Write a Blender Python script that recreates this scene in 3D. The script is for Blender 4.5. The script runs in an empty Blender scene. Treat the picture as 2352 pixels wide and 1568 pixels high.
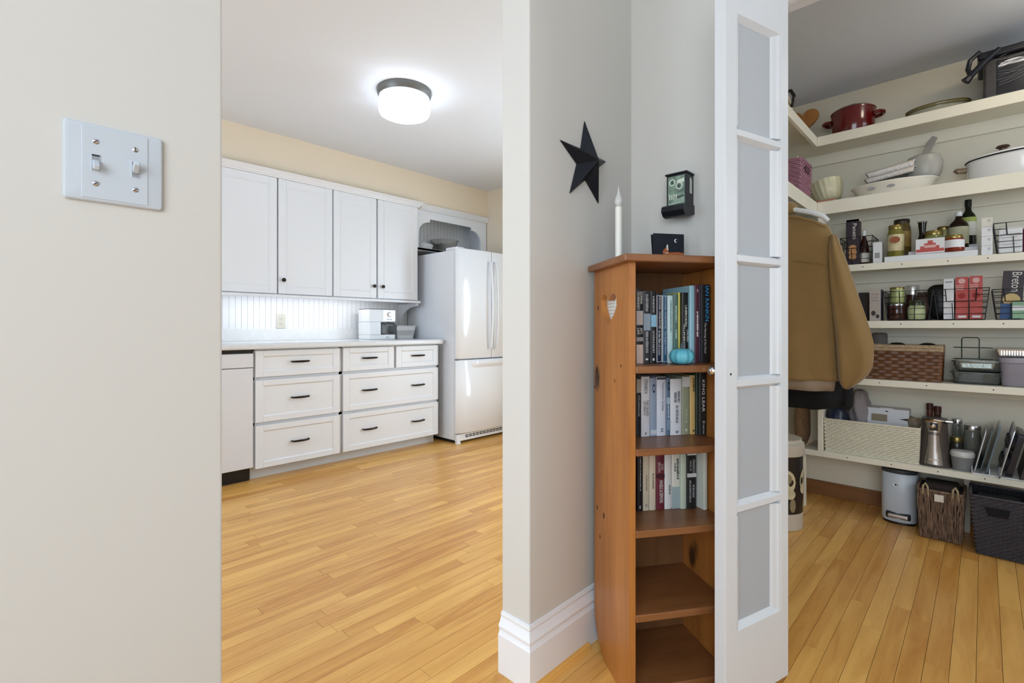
import bpy, bmesh, math, random
from mathutils import Vector, Matrix
random.seed(7)
D = bpy.data
SC = bpy.context.scene
COL = SC.collection
PI = math.pi

# ------------------------------------------------------------------ camera
# world: X runs along the switch wall (away, to the right), Y runs into the kitchen, Z up
F, CX, CY, EYE = 1129.06, 1176.0, 751.5, 1.02
FW = Vector((0.7214, 0.6926, 0)).normalized()
RT = Vector((0.6926, -0.7214, 0)).normalized()
cam_d = D.cameras.new('camera'); cam = D.objects.new('camera', cam_d); COL.objects.link(cam)
cam_d.sensor_width = 36; cam_d.lens = F / 2352 * 36; cam_d.shift_y = -(784 - CY) / 2352
cam_d.clip_start = 0.02
cam.location = (0, 0, EYE)
cam.rotation_euler = (PI / 2, 0, math.atan2(-FW.x, FW.y))
SC.camera = cam

# ------------------------------------------------------------------ world, exposure, daylight
W = D.worlds.new('world'); SC.world = W; W.use_nodes = True
W.node_tree.nodes['Background'].inputs[0].default_value = (0.75, 0.85, 1.0, 1)
W.node_tree.nodes['Background'].inputs[1].default_value = 0.6
vs = SC.view_settings
vs.view_transform = 'Standard'; vs.look = 'None'; vs.exposure = 0.13; vs.gamma = 1.0; vs.use_curve_mapping = False

def area_light(name, loc, target, sx, sy, power, col=(1, 1, 1)):
    l = D.lights.new(name, 'AREA'); l.shape = 'RECTANGLE'; l.size = sx; l.size_y = sy
    l.energy = power; l.color = col
    o = D.objects.new(name, l); COL.objects.link(o); o.location = loc
    d = Vector(target) - Vector(loc)
    o.rotation_euler = d.to_track_quat('-Z', 'Y').to_euler()
    return o
# daylight entering through the windows of the two rooms (all behind or beside the camera)
area_light('daylight_hall_window', (-1.46, -0.70, 1.45), (0.5, -0.70, 1.30), 2.1, 1.7, 58, (0.80, 0.90, 1.0))
area_light('daylight_side_window', (0.75, -2.60, 1.45), (0.75, 0.5, 1.35), 1.5, 1.5, 3, (0.84, 0.92, 1.0))
area_light('daylight_kitchen_window', (-1.92, 2.45, 1.45), (0.5, 2.45, 1.3), 1.7, 1.6, 44, (0.72, 0.85, 1.0))
area_light('daylight_kitchen_door', (3.70, 1.62, 1.15), (1.0, 1.62, 1.10), 0.95, 1.95, 44, (0.70, 0.85, 1.0))
area_light('daylight_pantry_window', (2.55, -1.70, 1.50), (2.55, 0.5, 1.3), 1.0, 1.2, 12, (0.78, 0.89, 1.0))
cy_ = SC.cycles
cy_.max_bounces = 9; cy_.diffuse_bounces = 3; cy_.glossy_bounces = 3; cy_.transmission_bounces = 9; cy_.transparent_max_bounces = 6
cy_.caustics_reflective = False; cy_.caustics_refractive = False; cy_.sample_clamp_indirect = 5.0
cy_.use_light_tree = False
cy_.use_adaptive_sampling = True; cy_.adaptive_threshold = 0.05
# ------------------------------------------------------------------ pixel -> place helpers (f 1129 px)
def ray(x, y=CY): return FW + RT * ((x - CX) / F) + Vector((0, 0, (CY - y) / F))
def uat(x, v): r = ray(x); return r.x * v / r.y          # u of pixel column x on the plane v
def vat(x, u): r = ray(x); return r.y * u / r.x          # v of pixel column x on the plane u
def zv(x, y, v): r = ray(x, y); return EYE + r.z * v / r.y
def zu(x, y, u): r = ray(x, y); return EYE + r.z * u / r.x
def round_u(x0, x1, u):                                  # centre v and radius of a round thing standing at u
    a0 = math.atan((x0 - CX) / F); a1 = math.atan((x1 - CX) / F); am = (a0 + a1) / 2
    x = CX + F * math.tan(am); v = vat(x, u); dist = math.hypot(u, v)
    return v, dist * math.sin((a1 - a0) / 2)
def proj(p):
    p = Vector(p); z = p.x * FW.x + p.y * FW.y
    return CX + F * (p.x * RT.x + p.y * RT.y) / z, CY - F * (p.z - EYE) / z, z

# ------------------------------------------------------------------ materials
def lin(c):
    r = []
    for k in c[:3]:
        k = k / 255.0
        r.append(k / 12.92 if k <= 0.04045 else ((k + 0.055) / 1.055) ** 2.4)
    return (*r, 1.0)
MATS = {}
def mat(name, rgb, rough=0.5, metal=0.0, spec=0.5, var=0.0, vscale=8.0, vstretch=(1, 1, 1), bump=0.0, bscale=60.0,
        trans=0.0, emis=None, estr=0.0, coat=0.0, ior=1.45, alpha=1.0, sheen=0.0):
    if name in MATS: return MATS[name]
    m = D.materials.new(name); m.use_nodes = True; nt = m.node_tree; N = nt.nodes; L = nt.links
    b = N['Principled BSDF']; c = lin(rgb)
    b.inputs['Base Color'].default_value = c; b.inputs['Roughness'].default_value = rough
    b.inputs['Metallic'].default_value = metal; b.inputs['Specular IOR Level'].default_value = spec
    b.inputs['Transmission Weight'].default_value = trans; b.inputs['IOR'].default_value = ior
    b.inputs['Coat Weight'].default_value = coat; b.inputs['Alpha'].default_value = alpha
    if sheen: b.inputs['Sheen Weight'].default_value = sheen
    if emis: b.inputs['Emission Color'].default_value = lin(emis); b.inputs['Emission Strength'].default_value = estr
    if var or bump:
        tc = N.new('ShaderNodeTexCoord'); mp = N.new('ShaderNodeMapping'); L.new(tc.outputs['Object'], mp.inputs[0])
        mp.inputs['Scale'].default_value = vstretch
    if var:
        n = N.new('ShaderNodeTexNoise'); n.inputs['Scale'].default_value = vscale; n.inputs['Detail'].default_value = 5
        L.new(mp.outputs[0], n.inputs['Vector'])
        mr = N.new('ShaderNodeMapRange'); mr.inputs[1].default_value = 0.3; mr.inputs[2].default_value = 0.7
        mr.inputs[3].default_value = 1 - var; mr.inputs[4].default_value = 1 + var * 0.6
        L.new(n.outputs['Fac'], mr.inputs[0])
        mx = N.new('ShaderNodeMix'); mx.data_type = 'RGBA'; mx.blend_type = 'MULTIPLY'; mx.inputs[0].default_value = 1
        mx.inputs[6].default_value = c; L.new(mr.outputs[0], mx.inputs[7]); L.new(mx.outputs[2], b.inputs['Base Color'])
    if bump:
        n2 = N.new('ShaderNodeTexNoise'); n2.inputs['Scale'].default_value = bscale; n2.inputs['Detail'].default_value = 3
        L.new(mp.outputs[0], n2.inputs['Vector'])
        bp = N.new('ShaderNodeBump'); bp.inputs['Strength'].default_value = bump; bp.inputs['Distance'].default_value = 0.002
        L.new(n2.outputs['Fac'], bp.inputs['Height']); L.new(bp.outputs[0], b.inputs['Normal'])
    MATS[name] = m; return m

def wood(name, dark, light, axis=2, scale=1.0, rough=0.45, knots=0.0, rnd=False, coat=0.0):
    """grain stretched along one axis; rnd: shade differs from piece to piece"""
    if name in MATS: return MATS[name]
    m = D.materials.new(name); m.use_nodes = True; nt = m.node_tree; N = nt.nodes; L = nt.links
    b = N['Principled BSDF']; b.inputs['Roughness'].default_value = rough; b.inputs['Coat Weight'].default_value = coat
    b.inputs['Coat Roughness'].default_value = 0.2
    if rnd:
        g = N.new('ShaderNodeNewGeometry'); src = g.outputs['Position']
        oi = N.new('ShaderNodeObjectInfo'); at = N.new('ShaderNodeAttribute'); at.attribute_name = 'shade'
        ad = N.new('ShaderNodeMath'); ad.operation = 'ADD'; L.new(oi.outputs['Random'], ad.inputs[0]); L.new(at.outputs['Fac'], ad.inputs[1])
        fr = N.new('ShaderNodeMath'); fr.operation = 'FRACT'; L.new(ad.outputs[0], fr.inputs[0])
        mu = N.new('ShaderNodeMath'); mu.operation = 'MULTIPLY'; mu.inputs[1].default_value = 37.0; L.new(fr.outputs[0], mu.inputs[0])
        cb = N.new('ShaderNodeCombineXYZ'); L.new(mu.outputs[0], cb.inputs[2]); L.new(mu.outputs[0], cb.inputs[0])
        va = N.new('ShaderNodeVectorMath'); va.operation = 'ADD'; L.new(src, va.inputs[0]); L.new(cb.outputs[0], va.inputs[1]); src = va.outputs[0]
    else:
        tc = N.new('ShaderNodeTexCoord'); src = tc.outputs['Object']
    mp = N.new('ShaderNodeMapping'); L.new(src, mp.inputs[0])
    s = [9 * scale] * 3; s[axis] = 0.9 * scale; mp.inputs['Scale'].default_value = s
    n = N.new('ShaderNodeTexNoise'); n.inputs['Scale'].default_value = 2.2; n.inputs['Detail'].default_value = 6
    n.inputs['Roughness'].default_value = 0.6; n.inputs['Distortion'].default_value = 0.6
    L.new(mp.outputs[0], n.inputs['Vector'])
    cr = N.new('ShaderNodeValToRGB'); cr.color_ramp.elements[0].position = 0.28; cr.color_ramp.elements[1].position = 0.72
    cr.color_ramp.elements[0].color = lin(dark); cr.color_ramp.elements[1].color = lin(light)
    col = cr.outputs[0]
    if rnd:
        m2 = N.new('ShaderNodeMapRange'); m2.inputs[3].default_value = -0.13; m2.inputs[4].default_value = 0.2
        L.new(fr.outputs[0], m2.inputs[0])
        sm = N.new('ShaderNodeMath'); sm.operation = 'ADD'; L.new(n.outputs['Fac'], sm.inputs[0]); L.new(m2.outputs[0], sm.inputs[1])
        L.new(sm.outputs[0], cr.inputs[0])
    else:
        L.new(n.outputs['Fac'], cr.inputs[0])
    if knots:
        mk = N.new('ShaderNodeMapping'); L.new(src, mk.inputs[0]); sk = [1.0] * 3; sk[axis] = 0.55; mk.inputs['Scale'].default_value = sk
        vo = N.new('ShaderNodeTexVoronoi'); vo.inputs['Scale'].default_value = knots; L.new(mk.outputs[0], vo.inputs['Vector'])
        ck = N.new('ShaderNodeMapRange'); ck.inputs[1].default_value = 0.07; ck.inputs[2].default_value = 0.15
        ck.inputs[3].default_value = 0.0; ck.inputs[4].default_value = 1.0; L.new(vo.outputs['Distance'], ck.inputs[0])
        mx = N.new('ShaderNodeMix'); mx.data_type = 'RGBA'; mx.inputs[6].default_value = lin([k * 0.42 for k in dark])
        L.new(ck.outputs[0], mx.inputs[0]); L.new(col, mx.inputs[7]); col = mx.outputs[2]
    L.new(col, b.inputs['Base Color'])
    MATS[name] = m; return m

# ------------------------------------------------------------------ mesh builder
class MB:
    def __init__(s): s.v = []; s.f = []
    def add(s, vs_, fs_):
        o = len(s.v); s.v += [tuple(p) for p in vs_]; s.f += [tuple(i + o for i in f) for f in fs_]; return s
    def box(s, x0, x1, y0, y1, z0, z1, M=None):
        vv = [Vector(p) for p in ((x0,y0,z0),(x1,y0,z0),(x1,y1,z0),(x0,y1,z0),(x0,y0,z1),(x1,y0,z1),(x1,y1,z1),(x0,y1,z1))]
        if M is not None: vv = [M @ p for p in vv]
        return s.add(vv, [(3,2,1,0),(4,5,6,7),(0,1,5,4),(1,2,6,5),(2,3,7,6),(3,0,4,7)])
    def frustum(s, x0, x1, y0, y1, z0, z1, tx, ty, M=None):    # top grows by tx, ty on each side
        vv = [Vector(p) for p in ((x0,y0,z0),(x1,y0,z0),(x1,y1,z0),(x0,y1,z0),(x0-tx,y0-ty,z1),(x1+tx,y0-ty,z1),(x1+tx,y1+ty,z1),(x0-tx,y1+ty,z1))]
        if M is not None: vv = [M @ p for p in vv]
        return s.add(vv, [(3,2,1,0),(4,5,6,7),(0,1,5,4),(1,2,6,5),(2,3,7,6),(3,0,4,7)])
    def loft(s, rings, cap0=True, cap1=True, closed=True):
        n = len(rings[0]); o = len(s.v)
        for r in rings: s.v += [tuple(p) for p in r]
        m = n if closed else n - 1
        for i in range(len(rings) - 1):
            for j in range(m):
                a = o + i * n + j; b = o + i * n + (j + 1) % n
                s.f.append((a, b, b + n, a + n))
        if cap0: s.f.append(tuple(o + j for j in reversed(range(n))))
        if cap1: s.f.append(tuple(o + (len(rings) - 1) * n + j for j in range(n)))
        return s
    def lathe(s, prof, n=24, c=(0, 0, 0), sx=1, sy=1, cap0=True, cap1=True, M=None):
        rings = []
        for r, z in prof:
            ring = [Vector((c[0] + sx * r * math.cos(2*PI*k/n), c[1] + sy * r * math.sin(2*PI*k/n), c[2] + z)) for k in range(n)]
            if M is not None: ring = [M @ p for p in ring]
            rings.append(ring)
        return s.loft(rings, cap0, cap1)
    def tube(s, pts, r, n=6, closed=False, flat=None, cap=True):
        pts = [Vector(p) for p in pts]; k = len(pts); rr = r if isinstance(r, (list, tuple)) else [r] * k
        rings = []; up = None
        for i in range(k):
            if closed: t = pts[(i + 1) % k] - pts[i - 1]
            else: t = pts[min(i + 1, k - 1)] - pts[max(i - 1, 0)]
            t.normalize()
            if up is None:
                ref = Vector((0, 0, 1)) if abs(t.z) < 0.9 else Vector((1, 0, 0))
                if flat: ref = Vector((0, 0, 1)) if abs(t.z) < 0.95 else Vector((0, 1, 0))
                side = t.cross(ref).normalized()
            else:
                side = up - t * up.dot(t); side.normalize()
            if flat and abs(t.z) < 0.95: side = t.cross(Vector((0, 0, 1))).normalized()
            up = side; oth = side.cross(t).normalized()
            if flat:
                w, h = flat; ring = [pts[i] + side * (a * w / 2) + oth * (b_ * h / 2) for a, b_ in ((-1,-1),(1,-1),(1,1),(-1,1))]
            else:
                ring = [pts[i] + (side * math.cos(2*PI*j/n) + oth * math.sin(2*PI*j/n)) * rr[i] for j in range(n)]
            rings.append(ring)
        if closed: rings.append(rings[0]); return s.loft(rings, False, False)
        return s.loft(rings, cap, cap)
    def prism(s, poly, o, ex, ey, depth):            # outline in the plane ex, ey at o, pushed along ex x ey
        o, ex, ey = Vector(o), Vector(ex), Vector(ey); nrm = ex.cross(ey).normalized()
        a = [o + ex * p[0] + ey * p[1] for p in poly]; b = [p + nrm * depth for p in a]
        return s.loft([a, b])
    def build(s, name, m=None, parent=None, bevel=0.0, seg=2, smooth=True, ang=40, loc=None, sub=0, solid=0.0):
        me = D.meshes.new(name); me.from_pydata(s.v, [], s.f); me.validate()
        bm = bmesh.new(); bm.from_mesh(me); bmesh.ops.recalc_face_normals(bm, faces=bm.faces); bm.to_mesh(me); bm.free()
        return finish(name, me, m, parent, bevel, seg, smooth, ang, loc, sub, solid)

def finish(name, me, m=None, parent=None, bevel=0.0, seg=2, smooth=True, ang=40, loc=None, sub=0, solid=0.0):
    if smooth and not bevel:
        for p in me.polygons: p.use_smooth = True
        try: me.set_sharp_from_angle(angle=math.radians(ang))
        except Exception: pass
    if m: me.materials.append(m)
    o = D.objects.new(name, me); COL.objects.link(o)
    if loc: o.location = loc
    if parent: o.parent = parent
    if solid:
        md = o.modifiers.new('solid', 'SOLIDIFY'); md.thickness = solid; md.offset = 0
    if bevel:
        md = o.modifiers.new('bevel', 'BEVEL'); md.width = bevel; md.segments = seg; md.limit_method = 'ANGLE'; md.angle_limit = math.radians(35)
        for p in me.polygons: p.use_smooth = True
        md.harden_normals = True
    if sub:
        md = o.modifiers.new('sub', 'SUBSURF'); md.levels = sub; md.render_levels = sub
    return o

def curve_mesh(cu):
    o = D.objects.new('tmp', cu); COL.objects.link(o); bpy.context.view_layer.update()
    dg = bpy.context.evaluated_depsgraph_get(); me = D.meshes.new_from_object(o.evaluated_get(dg))
    D.objects.remove(o); return me
def cutout(name, outer, holes, depth, o, ex, ey, m, parent=None, ang=40):
    """board with holes: outline in plane (ex, ey), depth along ex x ey"""
    cu = D.curves.new(name, 'CURVE'); cu.dimensions = '2D'; cu.fill_mode = 'BOTH'; cu.extrude = depth / 2
    for poly in [outer] + holes:
        sp = cu.splines.new('POLY'); sp.points.add(len(poly) - 1); sp.use_cyclic_u = True
        for i, p in enumerate(poly): sp.points[i].co = (p[0], p[1], 0, 1)
    me = curve_mesh(cu); me.name = name
    o, ex, ey = Vector(o), Vector(ex), Vector(ey); nz = ex.cross(ey)
    for v in me.vertices: c = v.co.copy(); v.co = o + ex * c.x + ey * c.y + nz * (c.z + depth / 2)
    me.materials.clear()
    return finish(name, me, m, parent, ang=ang)
def lettering(text, parent, m, o, ex, ey, w, h, name='lettering', thick=0.0002, keep=False):
    """flat print: text fitted into w x h with its lower left corner at o"""
    cu = D.curves.new(name, 'FONT'); cu.body = text; cu.size = 1; cu.fill_mode = 'FRONT'; cu.resolution_u = 2
    me = curve_mesh(cu); me.name = name
    xs = [v.co.x for v in me.vertices]; ys = [v.co.y for v in me.vertices]
    if not xs: return None
    x0, x1, y0, y1 = min(xs), max(xs), min(ys), max(ys)
    o, ex, ey = Vector(o), Vector(ex), Vector(ey); nz = ex.cross(ey)
    sx = w / (x1 - x0); sy = h / (y1 - y0)
    if keep: sx = sy = min(sx, sy)
    for v in me.vertices: c = v.co.copy(); v.co = o + ex * ((c.x - x0) * sx) + ey * ((c.y - y0) * sy) + nz * thick
    me.materials.clear()
    ob = finish(name, me, m, parent, smooth=False); ob['kind'] = 'stuff'
    return ob

def thing(name, label, cat, loc=(0, 0, 0), rz=0.0, group=None, rx=0.0, ry=0.0):
    o = D.objects.new(name, None); COL.objects.link(o); o.empty_display_size = 0.05
    o.location = loc; o.rotation_euler = (rx, ry, rz); o['label'] = label; o['category'] = cat
    if group: o['group'] = group
    return o
def tag(o, label, cat, group=None):
    o['label'] = label; o['category'] = cat
    if group: o['group'] = group
    return o
def struct(o): o['kind'] = 'structure'; return o
def sbox(name, x0, x1, y0, y1, z0, z1, m, bevel=0.0):
    return struct(MB().box(x0, x1, y0, y1, z0, z1).build(name, m, smooth=False, bevel=bevel))
def bx(parent, name, x0, x1, y0, y1, z0, z1, m, bevel=0.0, seg=2):
    return MB().box(x0, x1, y0, y1, z0, z1).build(name, m, parent, bevel=bevel, seg=seg, smooth=False)
RU = -PI / 2        # rotation of things that face us from the planes u = const: local x to the right, y away
def arc(cx, cy, r, a0, a1, n): return [(cx + r * math.cos(a0 + (a1 - a0) * k / n), cy + r * math.sin(a0 + (a1 - a0) * k / n)) for k in range(n + 1)]
def rrect(x0, x1, y0, y1, r, n=4):
    return arc(x1 - r, y0 + r, r, -PI/2, 0, n) + arc(x1 - r, y1 - r, r, 0, PI/2, n) + arc(x0 + r, y1 - r, r, PI/2, PI, n) + arc(x0 + r, y0 + r, r, PI, 1.5*PI, n)
# ------------------------------------------------------------------ paints
M_WALL = mat('greige_wall_paint', (213, 210, 203), 0.75, spec=0.2)
M_PEACH = mat('peach_wall_paint', (238, 223, 200), 0.75, spec=0.2)
M_CREAM = mat('cream_pantry_paint', (232, 225, 206), 0.6, spec=0.3)
M_CEIL = mat('white_ceiling_paint', (232, 236, 242), 0.8, spec=0.2)
M_TRIM = mat('white_gloss_trim', (238, 239, 242), 0.28, spec=0.5)
M_CAB = mat('white_cabinet_paint', (234, 237, 242), 0.32, spec=0.45)
M_FRAME = mat('white_face_frame_paint', (216, 219, 224), 0.4)
M_APPL = mat('white_appliance_enamel', (234, 238, 244), 0.12, spec=0.5, coat=0.3)
M_BLACK = mat('black_plastic', (16, 16, 18), 0.4)
M_DARKGAP = mat('shadow_gap', (30, 30, 32), 0.8)
M_SILVER = mat('brushed_steel', (200, 200, 202), 0.28, metal=1.0)
M_CHROME = mat('polished_chrome', (225, 225, 228), 0.08, metal=1.0)
M_BRONZE = mat('dark_bronze_metal', (42, 34, 28), 0.35, metal=0.7)
M_WHITEP = mat('white_plastic', (232, 234, 236), 0.3)
M_FLOORW = wood('maple_strip_wood', (202, 138, 62), (240, 186, 102), axis=0, scale=1.0, rough=0.3, rnd=True, coat=0.08)
M_PINE = wood('honey_pine', (158, 96, 40), (190, 126, 62), axis=2, scale=1.1, rough=0.4, knots=5.5, coat=0.15)
M_PINE2 = wood('red_brown_shelf_wood', (120, 74, 40), (148, 97, 55), axis=0, scale=1.2, rough=0.4, coat=0.15)

CEIL, PCEIL = 2.455, 2.41
VW, VK = 0.93, 1.04            # partition between hall and kitchen: faces at v = .93 / 1.04
UO0, UO1 = uat(511, VW), 1.040 # opening into the kitchen
UM, UMB = 1.598, 1.708         # wall with the match safe, its pantry side
PW = 3.48                      # pantry back wall
KV, KU = 4.08, 3.575           # kitchen back wall and far side wall
VH = 0.468                      # pantry doorway edge
HEAD = 2.03

# floor slab with strip boards laid along u
fl = struct(MB().box(-2.3, 3.7, -2.55, 4.2, -0.12, -0.0125).build('floor', mat('floor_joint_dark', (96, 62, 32), 0.8), smooth=False))
BWID, BGAP = 0.0572, 0.0011
unit = MB().box(0, 1, 0, 1, 0, 1); me_unit = D.meshes.new('plank'); me_unit.from_pydata(unit.v, [], unit.f); me_unit.materials.append(M_FLOORW)
boards = []
rr = random.Random(3); v = -2.5; row = 0
while v < 4.15:
    u = -2.25 - rr.random() * 0.6
    while u < 3.65:
        ln = 0.32 + rr.random() ** 1.4 * 0.95; a, b = max(u, -2.25), min(u + ln, 3.65)
        if b - a > 0.03: boards.append((a, b, v))
        u += ln
    v += BWID
def seen_size(bd):
    a, b, v0 = bd; best = 0
    for k in range(7):
        p = (a + (b - a) * k / 6, v0 + BWID / 2, 0)
        x, y, z = proj(p)
        if z < 0.5 or y > 1575: continue
        if 508 < x < 1165 and v0 > VW and p[0] < 3.55 and v0 < 3.55: pass
        elif 1812 < x < 2352 and v0 < VW and p[0] > 1.2 and p[0] < 3.5: pass
        elif 1235 < x < 1400 and v0 < VW: pass
        else: continue
        best = max(best, 1.0 / z)
    return best
sz = sorted(((seen_size(bd), i) for i, bd in enumerate(boards)), reverse=True)
near = {i for s_, i in sz[:290] if s_ > 0}
stf = MB(); shade = []
for i, (a, b, v0) in enumerate(boards):
    if i in near:
        o = D.objects.new('plank', me_unit); COL.objects.link(o); o.parent = fl
        o.location = (a + BGAP / 2, v0 + BGAP / 2, -0.014); o.scale = (b - a - BGAP, BWID - BGAP, 0.014)
    else:
        stf.box(a + BGAP / 2, b - BGAP / 2, v0 + BGAP / 2, v0 + BWID - BGAP / 2, -0.014, 0.0); shade += [rr.random()] * 6
so = stf.build('plank_field', M_FLOORW, fl, smooth=False); so['kind'] = 'stuff'
at = so.data.attributes.new('shade', 'FLOAT', 'FACE')
for i, s_ in enumerate(shade): at.data[i].value = s_

# ceilings
sbox('ceiling', -2.3, 3.7, -2.6, 4.2, CEIL, CEIL + 0.1, M_CEIL)
sbox('ceiling_pantry', UMB, PW + 0.05, -2.2, VW, PCEIL, CEIL - 0.002, mat('cool_grey_ceiling_paint', (222, 228, 238), .8, spec=.2))
# partition wall: greige towards the hall, peach towards the kitchen
def two_face(name, x0, x1, y0, y1, z0, z1, m0, m1, axis, bevel=0.003):
    o = MB().box(x0, x1, y0, y1, z0, z1).build(name, m0, smooth=False)
    o.data.materials.append(m1)
    for p in o.data.polygons:
        if p.normal[axis] > 0.5: p.material_index = 1
    return struct(o)
sw = two_face('wall_left', -2.3, UO0, VW, VK, 0, CEIL, M_WALL, M_PEACH, 1)
st_ = two_face('wall_center', UO1, UMB, VW, VK, 0, CEIL, M_WALL, M_PEACH, 1)
two_face('wall_pantry_side', UMB, KU, VW, VK, 0, CEIL, M_CREAM, M_PEACH, 1)
two_face('wall_over_opening', UO0, UO1, VW, VK, 2.08, CEIL, M_WALL, M_PEACH, 1)
for o in (sw, st_):
    md = o.modifiers.new('bevel', 'BEVEL'); md.width = 0.004; md.segments = 3; md.limit_method = 'ANGLE'
# wall with the match safe and the pantry doorway in it
VH2 = -0.78
two_face('wall_right', UM, UMB, VH, VW, 0, CEIL, M_WALL, M_CREAM, 0)
two_face('wall_over_pantry_door', UM, UMB, VH2, VH, HEAD, CEIL, M_WALL, M_CREAM, 0)
two_face('wall_right_beyond', UM, UMB, -2.6, VH2, 0, CEIL, M_WALL, M_CREAM, 0)
# pantry walls
sbox('wall_pantry_back', PW, PW + 0.1, -2.2, VW, 0, CEIL, M_CREAM)
# kitchen walls
sbox('wall_kitchen_back', -1.85, KU, KV, KV + 0.1, 0, CEIL, M_PEACH)
SOF = 3.79
sbox('wall_soffit', -1.75, KU, SOF, KV, 2.1225, CEIL, M_PEACH)
# hall and kitchen window walls (behind the camera), each with its opening
def window_wall(name, axis, c0, c1, a0, a1, w0, w1, z0, z1, m, n):
    mb = MB()
    for (p0, p1, q0, q1) in ((a0, w0, 0, CEIL), (w1, a1, 0, CEIL), (w0, w1, 0, z0), (w0, w1, z1, CEIL)):
        if axis == 0: mb.box(c0, c1, p0, p1, q0, q1)
        else: mb.box(p0, p1, c0, c1, q0, q1)
    struct(mb.build(name, m, smooth=False))
    fr = struct(thing('window_%d' % n, 'x', 'x')); del fr['label']; del fr['category']
    t = 0.05
    for (p0, p1, q0, q1) in ((w0, w0 + t, z0, z1), (w1 - t, w1, z0, z1), (w0 + t, w1 - t, z0, z0 + t), (w0 + t, w1 - t, z1 - t, z1)):
        b = (c0 + 0.02, c1 - 0.02, p0, p1, q0, q1) if axis == 0 else (p0, p1, c0 + 0.02, c1 - 0.02, q0, q1)
        bx(fr, 'frame_bar', *b, M_TRIM)
window_wall('wall_rear', 0, -1.4, -1.3, -2.6, VW, -1.8, 0.4, 0.55, 2.3, M_WALL, 1)
window_wall('wall_behind', 1, -2.5, -2.4, -1.3, UM, 0.0, 1.5, 0.7, 2.2, M_WALL, 2)
window_wall('wall_kitchen_window', 0, -1.85, -1.75, VK, KV, 1.5, 3.3, 0.65, 2.25, M_PEACH, 3)

window_wall('wall_kitchen_side', 0, KU, KU + 0.08, VK, KV, 1.12, 2.12, 0.12, 2.15, M_PEACH, 4)
window_wall('wall_pantry_far', 1, -1.65, -1.55, UMB, PW, 2.0, 3.1, 0.85, 2.15, M_CREAM, 5)

# baseboards: moulded profile (offset from wall, height)
BB = [(0, 0), (0.018, 0), (0.018, 0.112), (0.014, 0.118), (0.012, 0.126), (0.0165, 0.132), (0.0165, 0.138), (0.010, 0.150), (0.006, 0.160), (0.0075, 0.166), (0.005, 0.174), (0, 0.176)]
def base(name, path, closed_ends=True):
    """path: list of wall-line points with the outward offset direction at each"""
    rings = []
    for (p, d) in path:
        rings.append([(p[0] + d[0] * o_, p[1] + d[1] * o_, z_) for o_, z_ in BB])
    return struct(MB().loft(rings).build(name, M_TRIM, ang=25))
base('baseboard_center', [((UO1, VK - 0.002), (-1, 0)), ((UO1, VW), (-1, -1)), ((UM, VW), (0, -1))])
base('baseboard_left', [((-1.3, VW), (0, -1)), ((UO0, VW), (1, -1)), ((UO0, VK), (1, 0))])
sh = struct(MB().loft([[(UO1 - 0.012, VW - 0.018, 0), (UO1 - 0.012, VW - 0.031, 0), (UO1 - 0.012, VW - 0.028, 0.011), (UO1 - 0.012, VW - 0.018, 0.017)],
                       [(1.30, VW - 0.018, 0), (1.30, VW - 0.031, 0), (1.30, VW - 0.028, 0.011), (1.30, VW - 0.018, 0.017)]]).build('trim_1', M_FLOORW))
# wooden baseboard and cleat boards of the pantry back wall
M_PBASE = wood('stained_baseboard_wood', (120, 78, 40), (148, 100, 56), axis=1, rough=0.5)
struct(MB().box(PW - 0.016, PW, -1.55, VW - 0.002, 0, 0.085).build('baseboard_pantry', M_PBASE, bevel=0.003))
# head jamb, track and side jamb of the pantry doorway
sbox('trim_2', UM - 0.012, UMB + 0.012, VH2, VH, HEAD - 0.022, HEAD, M_TRIM, bevel=0.003)
sbox('trim_3', UM + 0.035, UM + 0.06, VH2, VH - 0.02, HEAD - 0.034, HEAD - 0.022, M_TRIM, bevel=0.003)
sbox('trim_4', UM - 0.002, UMB + 0.002, VH - 0.02, VH, 0, HEAD - 0.022, M_TRIM, bevel=0.002)
# ================================================================== KITCHEN
VD = 3.475                                   # plane of the drawer fronts
def shaker(parent, name, x0, x1, y, z0, z1, m, st=0.05, ra=0.038, th=0.019, rec=0.007):
    """framed front: stiles and rails around a recessed panel, front face at y"""
    p = bx(parent, name, x0 + st - .004, x1 - st + .004, y + rec, y + th, z0 + ra - .004, z1 - ra + .004, m)
    bx(p, 'stile', x0, x0 + st, y, y + th, z0, z1, m, bevel=.002)
    bx(p, 'stile', x1 - st, x1, y, y + th, z0, z1, m, bevel=.002)
    s_ = 0.008
    for (a, b, inner) in ((z0, z0 + ra, z0 + ra), (z1 - ra, z1, z1 - ra)):
        bx(p, 'rail', x0 + st, x1 - st, y, y + th, a, b, m, bevel=.002)
    # sloped bead around the panel
    mb = MB(); X0, X1, Z0, Z1 = x0 + st, x1 - st, z0 + ra, z1 - ra
    o_ = [(X0, Z0), (X1, Z0), (X1, Z1), (X0, Z1)]; i_ = [(X0 + s_, Z0 + s_), (X1 - s_, Z0 + s_), (X1 - s_, Z1 - s_), (X0 + s_, Z1 - s_)]
    ring0 = [(a, y + 0.001, b) for a, b in o_]; ring1 = [(a, y + rec, b) for a, b in i_]
    mb.loft([ring0, ring1], False, False).build('bead', m, p, smooth=False)
    return p
def pull(parent, xc, y, z, w=0.115):
    pts = [(xc - w/2, y + .004, z), (xc - w/2, y - .014, z), (xc - w*.42, y - .022, z), (xc - w*.2, y - .027, z), (xc, y - .0285, z), (xc + w*.2, y - .027, z), (xc + w*.42, y - .022, z), (xc + w/2, y - .014, z), (xc + w/2, y + .004, z)]
    o = MB().tube(pts, [.006, .006, .0066, .0074, .0078, .0074, .0066, .006, .006], 8).build('handle', M_BRONZE, parent)
    return o
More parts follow.
